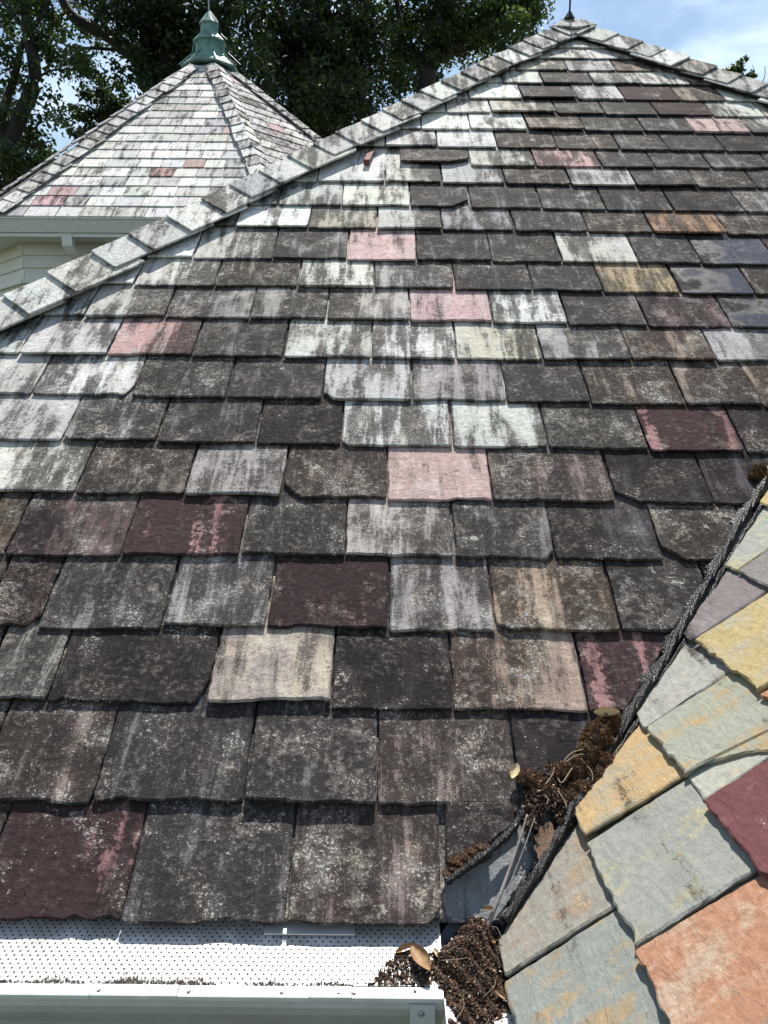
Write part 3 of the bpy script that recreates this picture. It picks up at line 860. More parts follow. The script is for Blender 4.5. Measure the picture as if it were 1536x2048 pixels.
while u < UMAX - 0.1:
    x = VM.y - vy(u) - 0.3
    while x < 1.9:
        w = wrng.uniform(0.22, 0.3)
        poly = clip([(x + .003, u), (x + w - .003, u), (x + w - .003, u + 0.44), (x + .003, u + 0.44)], -1, -CP, -(VM.y - 0.299) - 0.006)
        if len(poly) > 2:
            poly = clip(poly, 0, 1, UMAX)
            lay(wing, I4, poly, '5', wrng, stuff=off_wing, seg=0.06, rings=2, oy=u)
        x += w
    u += 0.2
o = off_wing.build('outlying_slates', M_SLATE, wing); dress(o, '5', wrng); o['kind'] = 'stuff'
# the broken corner of the green grey slate shows the ochre slate below it
lay(wing, I4, [(VM.y - 0.09, 0.010), (VM.y + 0.035, 0.010), (VM.y + 0.035, 0.20), (VM.y - 0.09, 0.20)], '8', wrng, lift=-0.006, tau=0.006, seg=0.016)

# ---- valley lining
b = MB()
N = 40
va = [R3(valley(t_), t_, 0) for t_ in [-0.1 + (VT + 0.1) * i / N for i in range(N + 1)]]
vv = []; ff = []
for i, p in enumerate(va):
    vv += [p + ROOF.to_3x3() @ Vector((-0.10, 0, -0.034)), p + Vector((0, 0, -0.055)), p + WING.to_3x3() @ Vector((-0.10, 0, 0)) * -1 + Vector((0, 0, -0.04))]
for i in range(N):
    for q_ in range(2): ff.append((i * 3 + q_, i * 3 + q_ + 1, i * 3 + 3 + q_ + 1, i * 3 + 3 + q_))
mk('valley_lining', vv, ff, simple('lead_sheet', (0.11, 0.115, 0.125), 0.55, 0.3, nscale=30, bump=0.3), house, HB)

# ---- walls and eaves of the house
b = MB()
b.box((hipL(0) + 0.35, 0.32, GROUND_Z), (0.55, 2 * AP_T * CP - 0.3, -0.12))
b.box((0.55, -6, GROUND_Z), (2 * rx - 0.5, 2 * AP_T * CP - 0.3, -0.12))
b.build('wall', M_TRIM, house, HB)
MB().box((hipL(0) + 0.02, 0.035, -0.16), (0.19, 0.06, -0.052)).build('fascia', M_WHITE, house, HB)
MB().box((hipL(0) + 0.02, 0.06, -0.17), (0.56, 0.34, -0.155)).build('soffit', M_WHITE, house, HB)


# ---- gutter with perforated guard
def perforated(x0, x1, prof, px=0.0132, mb=None, hole=0.0018, nseg=6):
    """strip along x over a profile [(y, z), ...] with staggered round holes"""
    mb = mb or MB()
    L_ = [0.0]
    for p, q_ in zip(prof, prof[1:]): L_.append(L_[-1] + math.hypot(q_[0] - p[0], q_[1] - p[1]))
    def pt(x, s):
        s = min(max(s, 0), L_[-1])
        for i in range(len(prof) - 1):
            if s <= L_[i + 1] + 1e-9:
                t_ = (s - L_[i]) / (L_[i + 1] - L_[i])
                return (x, prof[i][0] + (prof[i + 1][0] - prof[i][0]) * t_, prof[i][1] + (prof[i + 1][1] - prof[i][1]) * t_)
    rows = int(L_[-1] / 0.0072)
    rh = L_[-1] / rows
    for r in range(rows):
        sh = 0.5 * px if r % 2 else 0.0
        x = x0 - sh
        while x < x1:
            a, c = max(x, x0), min(x + px, x1)
            s0_, s1_ = r * rh, (r + 1) * rh
            if c - a > px * 0.9:
                cx, cy = (a + c) / 2, (s0_ + s1_) / 2
                ring = [pt(cx + hole * math.cos(2 * math.pi * (k + 0.5) / 8), cy + hole * math.sin(2 * math.pi * (k + 0.5) / 8)) for k in range(8)]
                cor = [pt(c, cy), pt(c, s1_), pt(cx, s1_), pt(a, s1_), pt(a, cy), pt(a, s0_), pt(cx, s0_), pt(c, s0_)]
                f = [(k, 8 + k, 8 + (k + 1) % 8, (k + 1) % 8) for k in range(8)]
                # corners sit between ring points: shift so that ring[k] faces cor[k] and cor[k+1]
                f = []
                for k in range(8):
                    f.append((k, 8 + (k) % 8, 8 + (k + 1) % 8))
                    f.append((k, 8 + (k + 1) % 8, (k + 1) % 8))
                mb.add(ring + cor, f)
            elif c - a > 1e-5:
                mb.add([pt(a, s0_), pt(c, s0_), pt(c, s1_), pt(a, s1_)], [(0, 1, 2, 3)])
            x += px
    return mb


LIPY, LIPZ = -0.100, -0.050
gutter_prof = [(0.034, -0.045), (0.034, -0.165), (-0.06, -0.165), (-0.075, -0.125), (-0.096, -0.090), (-0.104, -0.070), (-0.104, LIPZ), (-0.1015, LIPZ),
               (-0.1015, -0.071), (-0.093, -0.091), (-0.072, -0.127), (-0.058, -0.162), (0.031, -0.162), (0.031, -0.045)]
GX0, GX1 = hipL(0), 0.098
gut = MB().prism(gutter_prof, GX0, GX1).build('gutter', M_GUTTER, house, HB)
GI = gut.matrix_basis.inverted() @ HB
MB().box((GX0, -0.098, -0.158), (GX1, 0.030, -0.154)).build('gutter_shade_sheet', M_DARK, gut)  # near-black sheet puts the trough's shade under the guard holes
guard_prof = [(0.030, -0.020), (-0.004, -0.0262), (-0.086, -0.0465)]
sx_ = -0.055 + 0.0
xs_ = on_z(706, 1930, -0.04).x
perforated(-1.45, xs_ - 0.0005, guard_prof).build('guard_panel', M_GUARD, gut)
perforated(xs_ - 0.004, 0.098, [(y, z + 0.0012) for y, z in guard_prof]).build('guard_panel', M_GUARD, gut)
# front hem of the guard panels, in short lengths with seams
hems = sorted(set([-1.45, on_z(180, 1988, LIPZ).x, on_z(355, 1988, LIPZ).x, xs_, 0.097, on_z(620, 1988, LIPZ).x]))
for a, c in zip(hems, hems[1:]):
    dz = crng.uniform(-0.0006, 0.0006)
    MB().prism([(-0.086, -0.0465 + dz), (-0.088, -0.0455 + dz), (-0.104, -0.0475 + dz), (-0.1065, -0.0495 + dz), (-0.1065, -0.056 + dz), (-0.1045, -0.056 + dz), (-0.1045, -0.0505 + dz), (-0.090, -0.0480 + dz)], a + 0.0006, c - 0.0006).build('guard_hem', M_WHITE, gut)
def screw_at(p, nrm, r=0.0042, par=gut):
    nrm = Vector(nrm).normalized()
    MB().tube([p - nrm * 0.002, p + nrm * 0.0018, p + nrm * 0.0034], [r, r, r * 0.55], 10).build('screw', M_STEEL, par)
for px in (193, 562, 677, 708, 375):
    q_ = on_z(px, 1993, -0.049)
    screw_at(Vector((q_.x, -0.099, -0.0475)), (0, -0.15, 1), 0.0034)
# end bracket with its screw
e = on_z(842, 2016, -0.075)
MB().box((e.x - 0.018, -0.1085, -0.098), (e.x + 0.022, -0.1052, -0.060)).build('end_bracket', M_GUTTER, gut)
screw_at(Vector((e.x, -0.1085, -0.074)), (0, -1, 0), 0.005)
# drip edge under the first course
MB().box((on_z(530, 1858, -0.02).x, -0.004, -0.0205), (xs_ + 0.001, 0.03, -0.0185)).build('drip_edge', M_WHITE, gut)
# gutter of the side wing, meeting the other at the inside corner
wg = MB().prism([(0.200, -0.06), (0.200, -0.165), (0.112, -0.165), (0.098, -0.10), (0.098, -0.052), (0.1008, -0.052), (0.1008, -0.10), (0.114, -0.162), (0.197, -0.162), (0.197, -0.06)], -5.9, -0.108, axis='y').build('wing_gutter', M_GUTTER, house, HB)
pg = perforated(-5.9, -0.108, [(0, 0)] * 1 + [(0.1, 0)]) if False else None
hp_ = MB(); perforated(0.0, 0.75, [(0.102, -0.050), (0.199, -0.040)], mb=hp_)
hp_.v = [Vector((q_[1], -0.11 - q_[0], q_[2])) for q_ in hp_.v]
hp_.f = [tuple(reversed(f_)) for f_ in hp_.f]
hp_.build('guard_panel', M_GUARD, wg)
MB().box((0.0965, -0.9, -0.0535), (0.112, -0.109, -0.047)).build('guard_hem', M_WHITE, wg)

# ------------------------------------------------------------------ the second house: octagonal turret
TD = 9.45
TA = W(420, 108, TD)                     # apex of the slates
_e = W(279, 430, TD * 0.7118)
TR = TA.y - _e.y                         # distance from centre to an eave
TZ = _e.z
TS = TR * math.tan(math.pi / 8)
THT = TA.z - TZ
tower = empty('octagonal_turret', (TA.x, TA.y, GROUND_Z))
tag(tower, 'white sided octagonal turret with pale slate roof and green copper finial', 'turret')
TB = Matrix.Translation((-TA.x, -TA.y, -GROUND_Z))
oct_v = []
for i in range(8):
    a = -math.pi / 2 - math.pi / 8 + i * math.pi / 4
    R_ = TR / math.cos(math.pi / 8)
    oct_v.append(Vector((TA.x + R_ * math.cos(a), TA.y + R_ * math.sin(a), TZ)))
sl_len = math.hypot(TR, THT); tphi = math.atan2(THT, TR)
dz = -0.05
troof = mk('roof', [p + Vector((0, 0, dz)) for p in oct_v] + [TA + Vector((0, 0, dz))], [(i, (i + 1) % 8, 8) for i in range(8)], M_DECK, tower, TB)
TEX = 0.2
trng = random.Random(77)
TMOT = {(1, 1): 'q', (2, 2): 'p', (1, 2): 'x', (4, 1): 'x', (4, 4): 'q'}


def tower_kind(rng):
    return rng.choices(['W', 'w', 'l', 'e', 'L', 'c', 'p', 'x'], [16, 2, 4, 1.0, 2, 0.2, 0.3, 0.3])[0]


def tower_face(i, stuff=None, dark=0.0, kindf=tower_kind):
    a = -math.pi / 2 + i * math.pi / 4
    out = Vector((math.cos(a), math.sin(a), 0))
    up = (-out * math.cos(tphi) + Vector((0, 0, math.sin(tphi))))
    xx = Vector((-math.sin(a), math.cos(a), 0))
    nn = xx.cross(up)
    fr = frame(Vector((TA.x, TA.y, TZ)) + out * TR, xx, up, nn)
    fl = fr
    k = 0
    sl = TS / sl_len
    while k * TEX < sl_len - 0.42:
        t_ = k * TEX - 0.03
        x = -TS + sl * t_ - trng.uniform(0, 0.2)
        j = 0
        while x < TS - sl * t_:
            w = trng.uniform(0.2, 0.33)
            poly = [(x + 0.002, t_), (x + w - 0.002, t_ + trng.uniform(-0.003, 0.003)), (x + w - 0.002, t_ + 0.4), (x + 0.002, t_ + 0.4)]
            poly = clip(poly, 1, sl, TS - 0.005)
            if len(poly) > 2: poly = clip(poly, -1, sl, TS - 0.005)
            if len(poly) > 2: poly = clip(poly, 0, 1, sl_len - 0.36)
            kd = kindf(trng)
            if i == 0: kd = TMOT.get((k, j), kd)
            lay(troof, fl, poly, kd, trng, lift=trng.uniform(-0.001, 0.003), tau=trng.uniform(0.008, 0.011), seg=0.07, rag=0.002, rings=2,
                tilt=TILT, spin=trng.uniform(-0.007, 0.007), stuff=stuff, dark=dark - 0.12, oy=t_)
            x += w; j += 1
        k += 1
    return fl, sl


fl, sl = tower_face(0)
fr1, _ = tower_face(1, kindf=lambda r: r.choices(['L', 'l', 'g', 'b', 'p', 'G'], [8, 6, 2, .15, 0.3, 2])[0])
off_t = MB()
fl7, _ = tower_face(7, stuff=off_t)
for i in (2, 6): tower_face(i, stuff=off_t)
top_stop = sl_len * math.hypot(1, sl) - 0.62
tk = lambda r: r.choices(['W', 'l', 'L', 'e'], [6, 4, 3, 1])[0]
cw = dict(width=0.125, expo=0.2, lift_r=0.040, lift_e=0.024, seg=0.08, stop=top_stop)
hip_caps(troof, fl, (-TS, 0), (0, sl_len), -1, trng, tk, **cw)
hip_caps(troof, fl, (TS, 0), (0, sl_len), 1, trng, tk, **cw)
hip_caps(troof, fr1, (-TS, 0), (0, sl_len), -1, trng, tk, **cw)
hip_caps(troof, fr1, (TS, 0), (0, sl_len), 1, trng, 'LlL', **cw)
hip_caps(troof, fl7, (TS, 0), (0, sl_len), 1, trng, tk, stuff=off_t, **cw)
hip_caps(troof, fl7, (-TS, 0), (0, sl_len), -1, trng, tk, stuff=off_t, **cw)
o = off_t.build('outlying_slates', M_SLATE, troof); dress(o, 'L', trng); o['kind'] = 'stuff'
# copper finial, eight sided
PXM = TD / FPX


def octa(prof, n=8, rot=math.pi / 8):
    """prof: (radius across flats, z)"""
    v = []; f = []
    for (r, z) in prof:
        for k in range(n):
            a = rot + 2 * math.pi * k / n
            v.append((r / math.cos(math.pi / n) * math.cos(a), r / math.cos(math.pi / n) * math.sin(a), z))
    for i in range(len(prof) - 1):
        for k in range(n):
            f.append((i * n + k, i * n + (k + 1) % n, (i + 1) * n + (k + 1) % n, (i + 1) * n + k))
    f.append(tuple(range(n))[::-1]); f.append(tuple((len(prof) - 1) * n + k for k in range(n)))
    return v, f


def zpx(y): return (108 - y + 4) * PXM * 1.0
FZ = Matrix.Translation((0, 0, TA.z - GROUND_Z))
def tier(name, prof, parent):
    v, f = octa([(r * 0.93 * PXM, zpx(y)) for r, y in prof]); return mk(name, v, f, M_COPPER, parent, FZ if parent is tower else None)
fin = tier('finial', [(57, 146), (58.5, 143), (57, 141), (48, 133), (38, 124), (32, 117)], tower)
tier('lower_drum', [(30.5, 118), (29, 110), (28.5, 98), (30, 95)], fin)
tier('ledge', [(30, 96), (33, 94), (33, 91.5), (29, 87), (23, 81), (20, 77.5)], fin)
tier('upper_drum', [(19, 79), (17.5, 72), (17, 63), (18, 60)], fin)
tier('cap', [(18, 61), (20, 59.5), (20, 57.5), (14, 49), (8, 41), (3.2, 35.5), (1.2, 33)], fin)
for k in range(8):       # standing seams on the drums
    a = math.pi / 8 + k * math.pi / 4
    c_, s_ = math.cos(a), math.sin(a)
    q8 = 1 / math.cos(math.pi / 8)
    MB().tube([(57 * PXM * q8 * c_, 57 * PXM * q8 * s_, zpx(142)), (32 * PXM * q8 * c_, 32 * PXM * q8 * s_, zpx(117)), (29 * PXM * q8 * c_, 29 * PXM * q8 * s_, zpx(97))], 0.008, 5).build('seam', M_COPPER, fin)
MB().tube([(0, 0, zpx(36)), (0, 0, zpx(36) + 0.34)], 0.009, 6).build('lightning_rod', M_STEEL, fin)
MB().tube([(0.02, -0.02, zpx(34)), (0.13, -0.06, zpx(58)), (0.16, -0.07, zpx(80)), (0.24, -0.1, zpx(92)), (0.25, -0.10, zpx(116)), (0.42, -0.17, zpx(143))], 0.006, 5).build('lightning_cable', M_IRON, fin)


def oct_ring(name, rin, rout, z0, z1, mat, parent, flare=0.0):
    v = []; n = 8
    for (r, z) in ((rin, z0), (rout, z0), (rout + flare, z1), (rin, z1)):
        for k in range(n):
            a = math.pi / 8 + k * math.pi / 4
            v.append((r / math.cos(math.pi / 8) * math.cos(a), r / math.cos(math.pi / 8) * math.sin(a), z - GROUND_Z))
    f = []
    for i in range(4):
        for k in range(n):
            f.append((i * n + k, i * n + (k + 1) % n, ((i + 1) % 4) * n + (k + 1) % n, ((i + 1) % 4) * n + k))
    return mk(name, v, f, mat, parent)


ES = 0.0046                                   # metres per photograph pixel at the turret's front eave
g1 = oct_ring('gutter', TR - 0.10, TR - 0.005, TZ - 0.155, TZ - 0.045, M_WHITE, tower, 0.03)
oct_ring('gutter_rim', TR - 0.02, TR + 0.034, TZ - 0.044, TZ - 0.030, M_WHITE, g1)
oct_ring('soffit', TR - 0.42, TR - 0.02, TZ - 0.19, TZ - 0.158, M_TRIM, tower)
wall_r = TR - 0.30
oct_ring('wall', wall_r - 0.15, wall_r, GROUND_Z, TZ - 0.17, M_TRIM, tower)
# lap siding on the three sides that face this way
z = TZ - 0.19
bd = 0
while z > TZ - 2.4:
    hgt = 0.115 if bd < 3 else 0.15
    for i in (0, 1, 7):
        a = -math.pi / 2 + i * math.pi / 4
        half = wall_r * math.tan(math.pi / 8)
        mt = Matrix.Translation((0, 0, z - GROUND_Z)) @ Matrix.Rotation(a + math.pi / 2, 4, 'Z')
        if bd < 3:
            MB().prism([(-wall_r - 0.004, 0), (-wall_r - 0.022, -hgt), (-wall_r - 0.004, -hgt)], -half, half).build('siding_board', M_TRIM, tower, mt)
        elif bd == 3:
            MB().box((-half - 0.01, -wall_r - 0.045, -0.03), (half + 0.01, -wall_r, 0.0)).build('drip_cap', M_TRIM, tower, mt)
        elif i == 0 or bd < 7:
            x = -half - (0.06 if bd % 2 else 0)
            while x < half:
                w = trng.uniform(0.09, 0.15)
                x1 = min(x + w, half)
                dp = trng.uniform(0.012, 0.026); dh = trng.choice((0, 0, 0.014))
                if x1 - max(x, -half) > 0.02:
                    MB().prism([(-wall_r - 0.002, 0.0), (-wall_r - dp, -0.13 - dh), (-wall_r - 0.002, -0.13 - dh)], max(x, -half) + 0.002, x1 - 0.002).build('shingle', M_TRIM, tower, mt)
                x = x1
    z -= (hgt if bd != 3 else 0.03); bd += 1
# downspout leaving the gutter
ex = W(129, 462, TD * 0.7118).x - TA.x
zt = TZ - GROUND_Z
path = [(ex, -TR + 0.045, zt - 0.15), (ex, -TR + 0.045, zt - 0.27), (ex + 0.03, -TR + 0.09, zt - 0.33), (ex + 0.06, -TR + 0.20, zt - 0.42), (ex + 0.07, -TR + 0.24, zt - 0.50), (ex + 0.07, -TR + 0.24, 0.2)]
v = []; f = []
for (x, y, z) in path:
    v += [(x - 0.047, y - 0.03, z), (x + 0.047, y - 0.03, z), (x + 0.047, y + 0.03, z), (x - 0.047, y + 0.03, z)]
for i in range(len(path) - 1):
    for k in range(4): f.append((i * 4 + k, i * 4 + (k + 1) % 4, i * 4 + 4 + (k + 1) % 4, i * 4 + 4 + k))
f.append((3, 2, 1, 0))
mk('downspout', v, f, M_WHITE, tower)

# ------------------------------------------------------------------ trees
nr = np.random.default_rng(4)


def leaf_mesh(name, clumps, size, mat, parent, per_twig=26, twig_s=0.17):
    """clumps: (centre, radii, number of leaves); leaves gather on twigs through the clump's volume"""
    C = []
    for (c, r, n) in clumps:
        nt = max(3, int(n / per_twig))
        d = nr.normal(size=(nt, 3)); d /= np.linalg.norm(d, axis=1)[:, None]
        rad = nr.random(nt) ** 0.45
        tw = np.array(c) + d * rad[:, None] * np.array(r)
        k = nr.integers(0, nt, n)
        C.append(tw[k] + nr.normal(size=(n, 3)) * twig_s * np.array((1, 1, 0.7)))
    C = np.concatenate(C)
    n = len(C)
    a = nr.normal(size=(n, 3)); a /= np.linalg.norm(a, axis=1)[:, None]
    nrm = nr.normal(size=(n, 3)) + np.array((0, 0, 0.8)); nrm /= np.linalg.norm(nrm, axis=1)[:, None]
    a = a - (a * nrm).sum(1)[:, None] * nrm; a /= np.linalg.norm(a, axis=1)[:, None]
    b = np.cross(nrm, a)
    s = size * (0.65 + 0.7 * nr.random(n))[:, None]
    V = np.empty((n, 4, 3))
    V[:, 0] = C - a * s * 0.5; V[:, 1] = C + b * s * 0.27 + a * s * 0.06 + nrm * s * 0.06; V[:, 2] = C + a * s * 0.5; V[:, 3] = C - b * s * 0.27 + a * s * 0.06 + nrm * s * 0.06
    F = np.arange(n * 4).reshape(n, 4)
    return np_mesh(name, V.reshape(-1, 3), F, mat, parent)


def tree(name, label, base, stems, clumps, leaf=0.12, mat=None, cat='tree', twig_s=0.17, group=None):
    root = empty(name, base); tag(root, label, cat, group or 'trees behind the roofs')
    inv = Vector(base)
    b = MB()
    for pts, r0, r1 in stems:
        pp = smooth_path([Vector(p) - inv for p in pts], 5)
        # bark wander
        rr = [r0 + (r1 - r0) * i / (len(pp) - 1) for i in range(len(pp))]
        b.tube(pp, rr, 7)
    b.build('trunk', M_BARK, root, smooth=True)
    leaf_mesh('crown', [(tuple(Vector(c) - inv), r, n) for c, r, n in clumps], leaf, mat or M_LEAF, root, twig_s=twig_s)
    return root


def px_m(depth): return depth / FPX


# oak at the far left
def clumps_at(D, spec, dy=1.2, jit=1.3):
    m = px_m(D)
    return [(W(x, y, D + nr.uniform(-jit, jit)), (rx_ * m, dy, ry_ * m), n) for (x, y, rx_, ry_, n) in spec]


D = 15.0
b0 = W(35, 440, D); base = Vector((b0.x, b0.y, GROUND_Z))
st = [([base, W(28, 420, D), W(20, 300, D), W(44, 226, D), W(70, 156, D), W(54, 39, D), W(44, -80, D), W(30, -240, D)], 0.20, 0.08),
      ([W(18, 320, D), W(4, 240, D), W(30, 150, D), W(46, 86, D), W(90, 20, D), W(120, -70, D)], 0.10, 0.03),
      ([W(70, 160, D), W(100, 142, D), W(140, 138, D), W(165, 128, D)], 0.03, 0.008), ([W(140, 138, D), W(142, 155, D), W(136, 172, D)], 0.008, 0.004),
      ([W(52, 60, D), W(10, 10, D), W(-50, -60, D)], 0.06, 0.02), ([W(60, 200, D), W(90, 215, D), W(118, 240, D)], 0.02, 0.006), ([W(22, 290, D), W(70, 290, D), W(110, 280, D)], 0.03, 0.008)]
cl = clumps_at(D, ((10, 30, 40, 34, 750), (70, 20, 34, 26, 520), (105, 40, 26, 22, 380), (10, 95, 30, 26, 380), (85, 85, 26, 20, 330), (20, 150, 26, 24, 260), (100, 118, 26, 16, 380), (148, 122, 26, 11, 420), (172, 130, 12, 9, 150), (80, 190, 14, 16, 140),
                   (10, 205, 24, 26, 380), (62, 232, 16, 14, 190), (100, 225, 12, 7, 90), (20, 270, 30, 30, 620), (70, 280, 22, 14, 330), (25, 330, 40, 34, 1300), (85, 315, 28, 14, 420), (25, 385, 60, 30, 1700), (118, 240, 9, 9, 110),
                   (-70, 200, 60, 160, 1600), (50, -60, 100, 50, 1700), (-20, -180, 180, 90, 2600), (70, 345, 60, 24, 1300)), 0.9, 1.0)
tree('oak_tree', 'leafy oak with a dark leaning trunk at the far left edge', base, st, cl, 0.115, twig_s=0.13)

# sapling showing in the gap of sky
D = 19.0
b0 = W(205, 330, D); base = Vector((b0.x, b0.y, GROUND_Z))
cl = clumps_at(D, ((204, 160, 9, 8, 110), (178, 190, 20, 7, 260), (205, 186, 14, 9, 210), (222, 205, 18, 14, 420), (150, 224, 16, 7, 190), (172, 236, 18, 8, 280), (212, 232, 24, 12, 480), (195, 262, 28, 11, 560), (238, 182, 10, 9, 170), (150, 268, 14, 7, 190), (250, 222, 20, 22, 620)), 0.4, 0.5)
tree('young_tree', 'small young tree standing out against the blue sky gap behind the turret', base,
     [([base, W(207, 300, D), W(205, 230, D), W(206, 165, D)], 0.08, 0.012), ([W(205, 245, D), W(180, 215, D), W(165, 195, D)], 0.025, 0.006), ([W(205, 260, D), W(165, 240, D), W(140, 235, D)], 0.025, 0.006)], cl, 0.12, M_LEAF2, twig_s=0.09)

# great tree behind the turret, with the long limb reaching left
D = 17.0
b0 = W(345, 250, D); base = Vector((b0.x, b0.y, GROUND_Z))
st = [([base, W(345, 260, D), W(335, 170, D), W(350, 60, D), W(345, -100, D), W(350, -300, D)], 0.42, 0.16),
      ([W(338, 175, D), W(262, 106, D), W(224, 75, D), W(187, 57, D), W(146, 34, D), W(122, -6, D), W(95, -60, D)], 0.20, 0.09),
      ([W(262, 104, D), W(216, 98, D), W(138, 93, D), W(116, 74, D)], 0.05, 0.012), ([W(345, 90, D), W(420, 20, D), W(470, -80, D)], 0.16, 0.06), ([W(345, 60, D), W(300, 10, D), W(270, -60, D)], 0.10, 0.04),
      ([W(187, 57, D), W(200, 20, D), W(225, -40, D)], 0.07, 0.03), ([W(224, 75, D), W(270, 30, D), W(285, -60, D)], 0.07, 0.03), ([W(340, 120, D), W(420, 110, D), W(500, 70, D)], 0.09, 0.03)]
cl = clumps_at(D, ((170, 8, 34, 18, 420), (220, 28, 34, 20, 560), (270, 20, 40, 28, 1000), (330, 30, 44, 36, 1600), (300, 80, 40, 24, 1300), (330, 110, 46, 40, 2300), (275, 124, 12, 9, 260), (318, 165, 24, 24, 1500), (302, 196, 10, 9, 200), (340, 190, 46, 34, 2300),
                   (400, 40, 50, 40, 1500), (455, 30, 46, 36, 1150), (510, 60, 40, 40, 900), (440, 110, 50, 40, 1500), (500, 150, 46, 40, 1150), (385, 110, 40, 40, 1700), (180, 64, 26, 9, 240), (232, 84, 16, 7, 170), (245, 150, 9, 7, 110), (340, 225, 40, 18, 1200), (150, 88, 10, 5, 70),
                   (300, -90, 190, 70, 4200), (460, -90, 140, 70, 3400), (320, -260, 240, 110, 5000)), 1.3)
tree('shade_tree', 'huge dark shade tree behind the copper finial with a limb reaching left', base, st, cl, 0.125, M_LEAF2, twig_s=0.14)

# dense tree between turret and roof peak
D = 18.5
b0 = W(630, 300, D); base = Vector((b0.x, b0.y, GROUND_Z))
st = [([base, W(630, 260, D), W(622, 120, D), W(632, 0, D), W(640, -250, D)], 0.62, 0.3), ([W(624, 140, D), W(570, 60, D), W(540, -60, D)], 0.2, 0.08), ([W(622, 200, D), W(560, 160, D), W(510, 90, D)], 0.12, 0.04),
      ([W(626, 150, D), W(700, 80, D), W(760, -40, D)], 0.22, 0.09), ([W(628, 210, D), W(690, 190, D), W(740, 130, D)], 0.14, 0.05), ([W(575, 70, D), W(590, 20, D), W(580, -40, D)], 0.1, 0.05)]
cl = clumps_at(D, ((545, 40, 46, 40, 1250), (600, 60, 50, 50, 1900), (660, 40, 50, 44, 2100), (720, 50, 50, 44, 1900), (550, 130, 46, 40, 1350), (610, 150, 50, 44, 2100), (670, 130, 50, 44, 2400), (730, 130, 50, 44, 2000), (580, 210, 46, 34, 1500), (645, 220, 50, 36, 2100), (710, 200, 46, 34, 1700), (690, 250, 50, 26, 1300), (625, 110, 40, 90, 2600), (640, 200, 36, 60, 2200),
                   (620, -90, 190, 70, 5000), (700, -250, 260, 110, 5500)), 1.6)
tree('shade_tree', 'dense near-black tree between the turret roof and the main hip', base, st, cl, 0.125, M_LEAF2, twig_s=0.14)

# tree whose right edge ends against the open sky
D = 20.0
b0 = W(850, 300, D); base = Vector((b0.x, b0.y, GROUND_Z))
st = [([base, W(850, 230, D), W(868, 120, D), W(880, 0, D), W(890, -200, D)], 0.32, 0.12), ([W(868, 125, D), W(920, 88, D), W(980, 40, D), W(1030, -20, D)], 0.13, 0.05), ([W(862, 150, D), W(810, 90, D), W(790, -20, D)], 0.14, 0.05),
      ([W(862, 140, D), W(900, 110, D), W(960, 95, D)], 0.07, 0.02)]
cl = clumps_at(D, ((790, 40, 46, 40, 1700), (845, 30, 46, 40, 1800), (900, 40, 46, 40, 2000), (955, 30, 44, 34, 1900), (1005, 35, 38, 30, 1600), (1045, 20, 26, 26, 1000), (1070, 30, 14, 22, 480), (1052, 58, 20, 13, 480), (800, 110, 46, 34, 1700), (860, 100, 44, 34, 1700), (920, 90, 40, 30, 1500), (980, 80, 36, 22, 1150), (1020, 75, 22, 12, 480),
                   (790, 170, 40, 24, 1000), (850, 150, 40, 24, 1000), (1066, -30, 26, 34, 620), (1010, -60, 70, 50, 2300), (870, -80, 120, 60, 3400), (900, -220, 170, 90, 4000), (1087, 40, 6, 11, 70)), 1.3)
tree('broadleaf_tree', 'broad green tree behind the left hip, its right edge against open sky', base, st, cl, 0.125, twig_s=0.13)

# tree top peeping over the right hip
D = 22.0
b0 = W(1480, 300, D); base = Vector((b0.x, b0.y, GROUND_Z))
cl = clumps_at(D, ((1474, 138, 8, 10, 200), (1486, 124, 4, 7, 80), (1456, 141, 7, 5, 90), (1497, 152, 11, 7, 220), (1470, 172, 46, 16, 1300), (1480, 220, 60, 36, 2200)), 0.3, 0.2)
tree('treetop', 'small green treetop peeping over the right hip against the sky', base,
     [([base, W(1480, 230, D), W(1478, 150, D), W(1486, 122, D)], 0.05, 0.006), ([W(1500, 190, D), W(1527, 160, D), W(1530, 132, D)], 0.02, 0.008), ([W(1500, 190, D), W(1508, 150, D), W(1505, 130, D)], 0.015, 0.006)], cl, 0.12, M_LEAF, twig_s=0.06)

# ------------------------------------------------------------------ things lying on the roof
def Rp(px, py, z=0.0):
    a, t_ = at(px, py); return R3(a, t_, z)


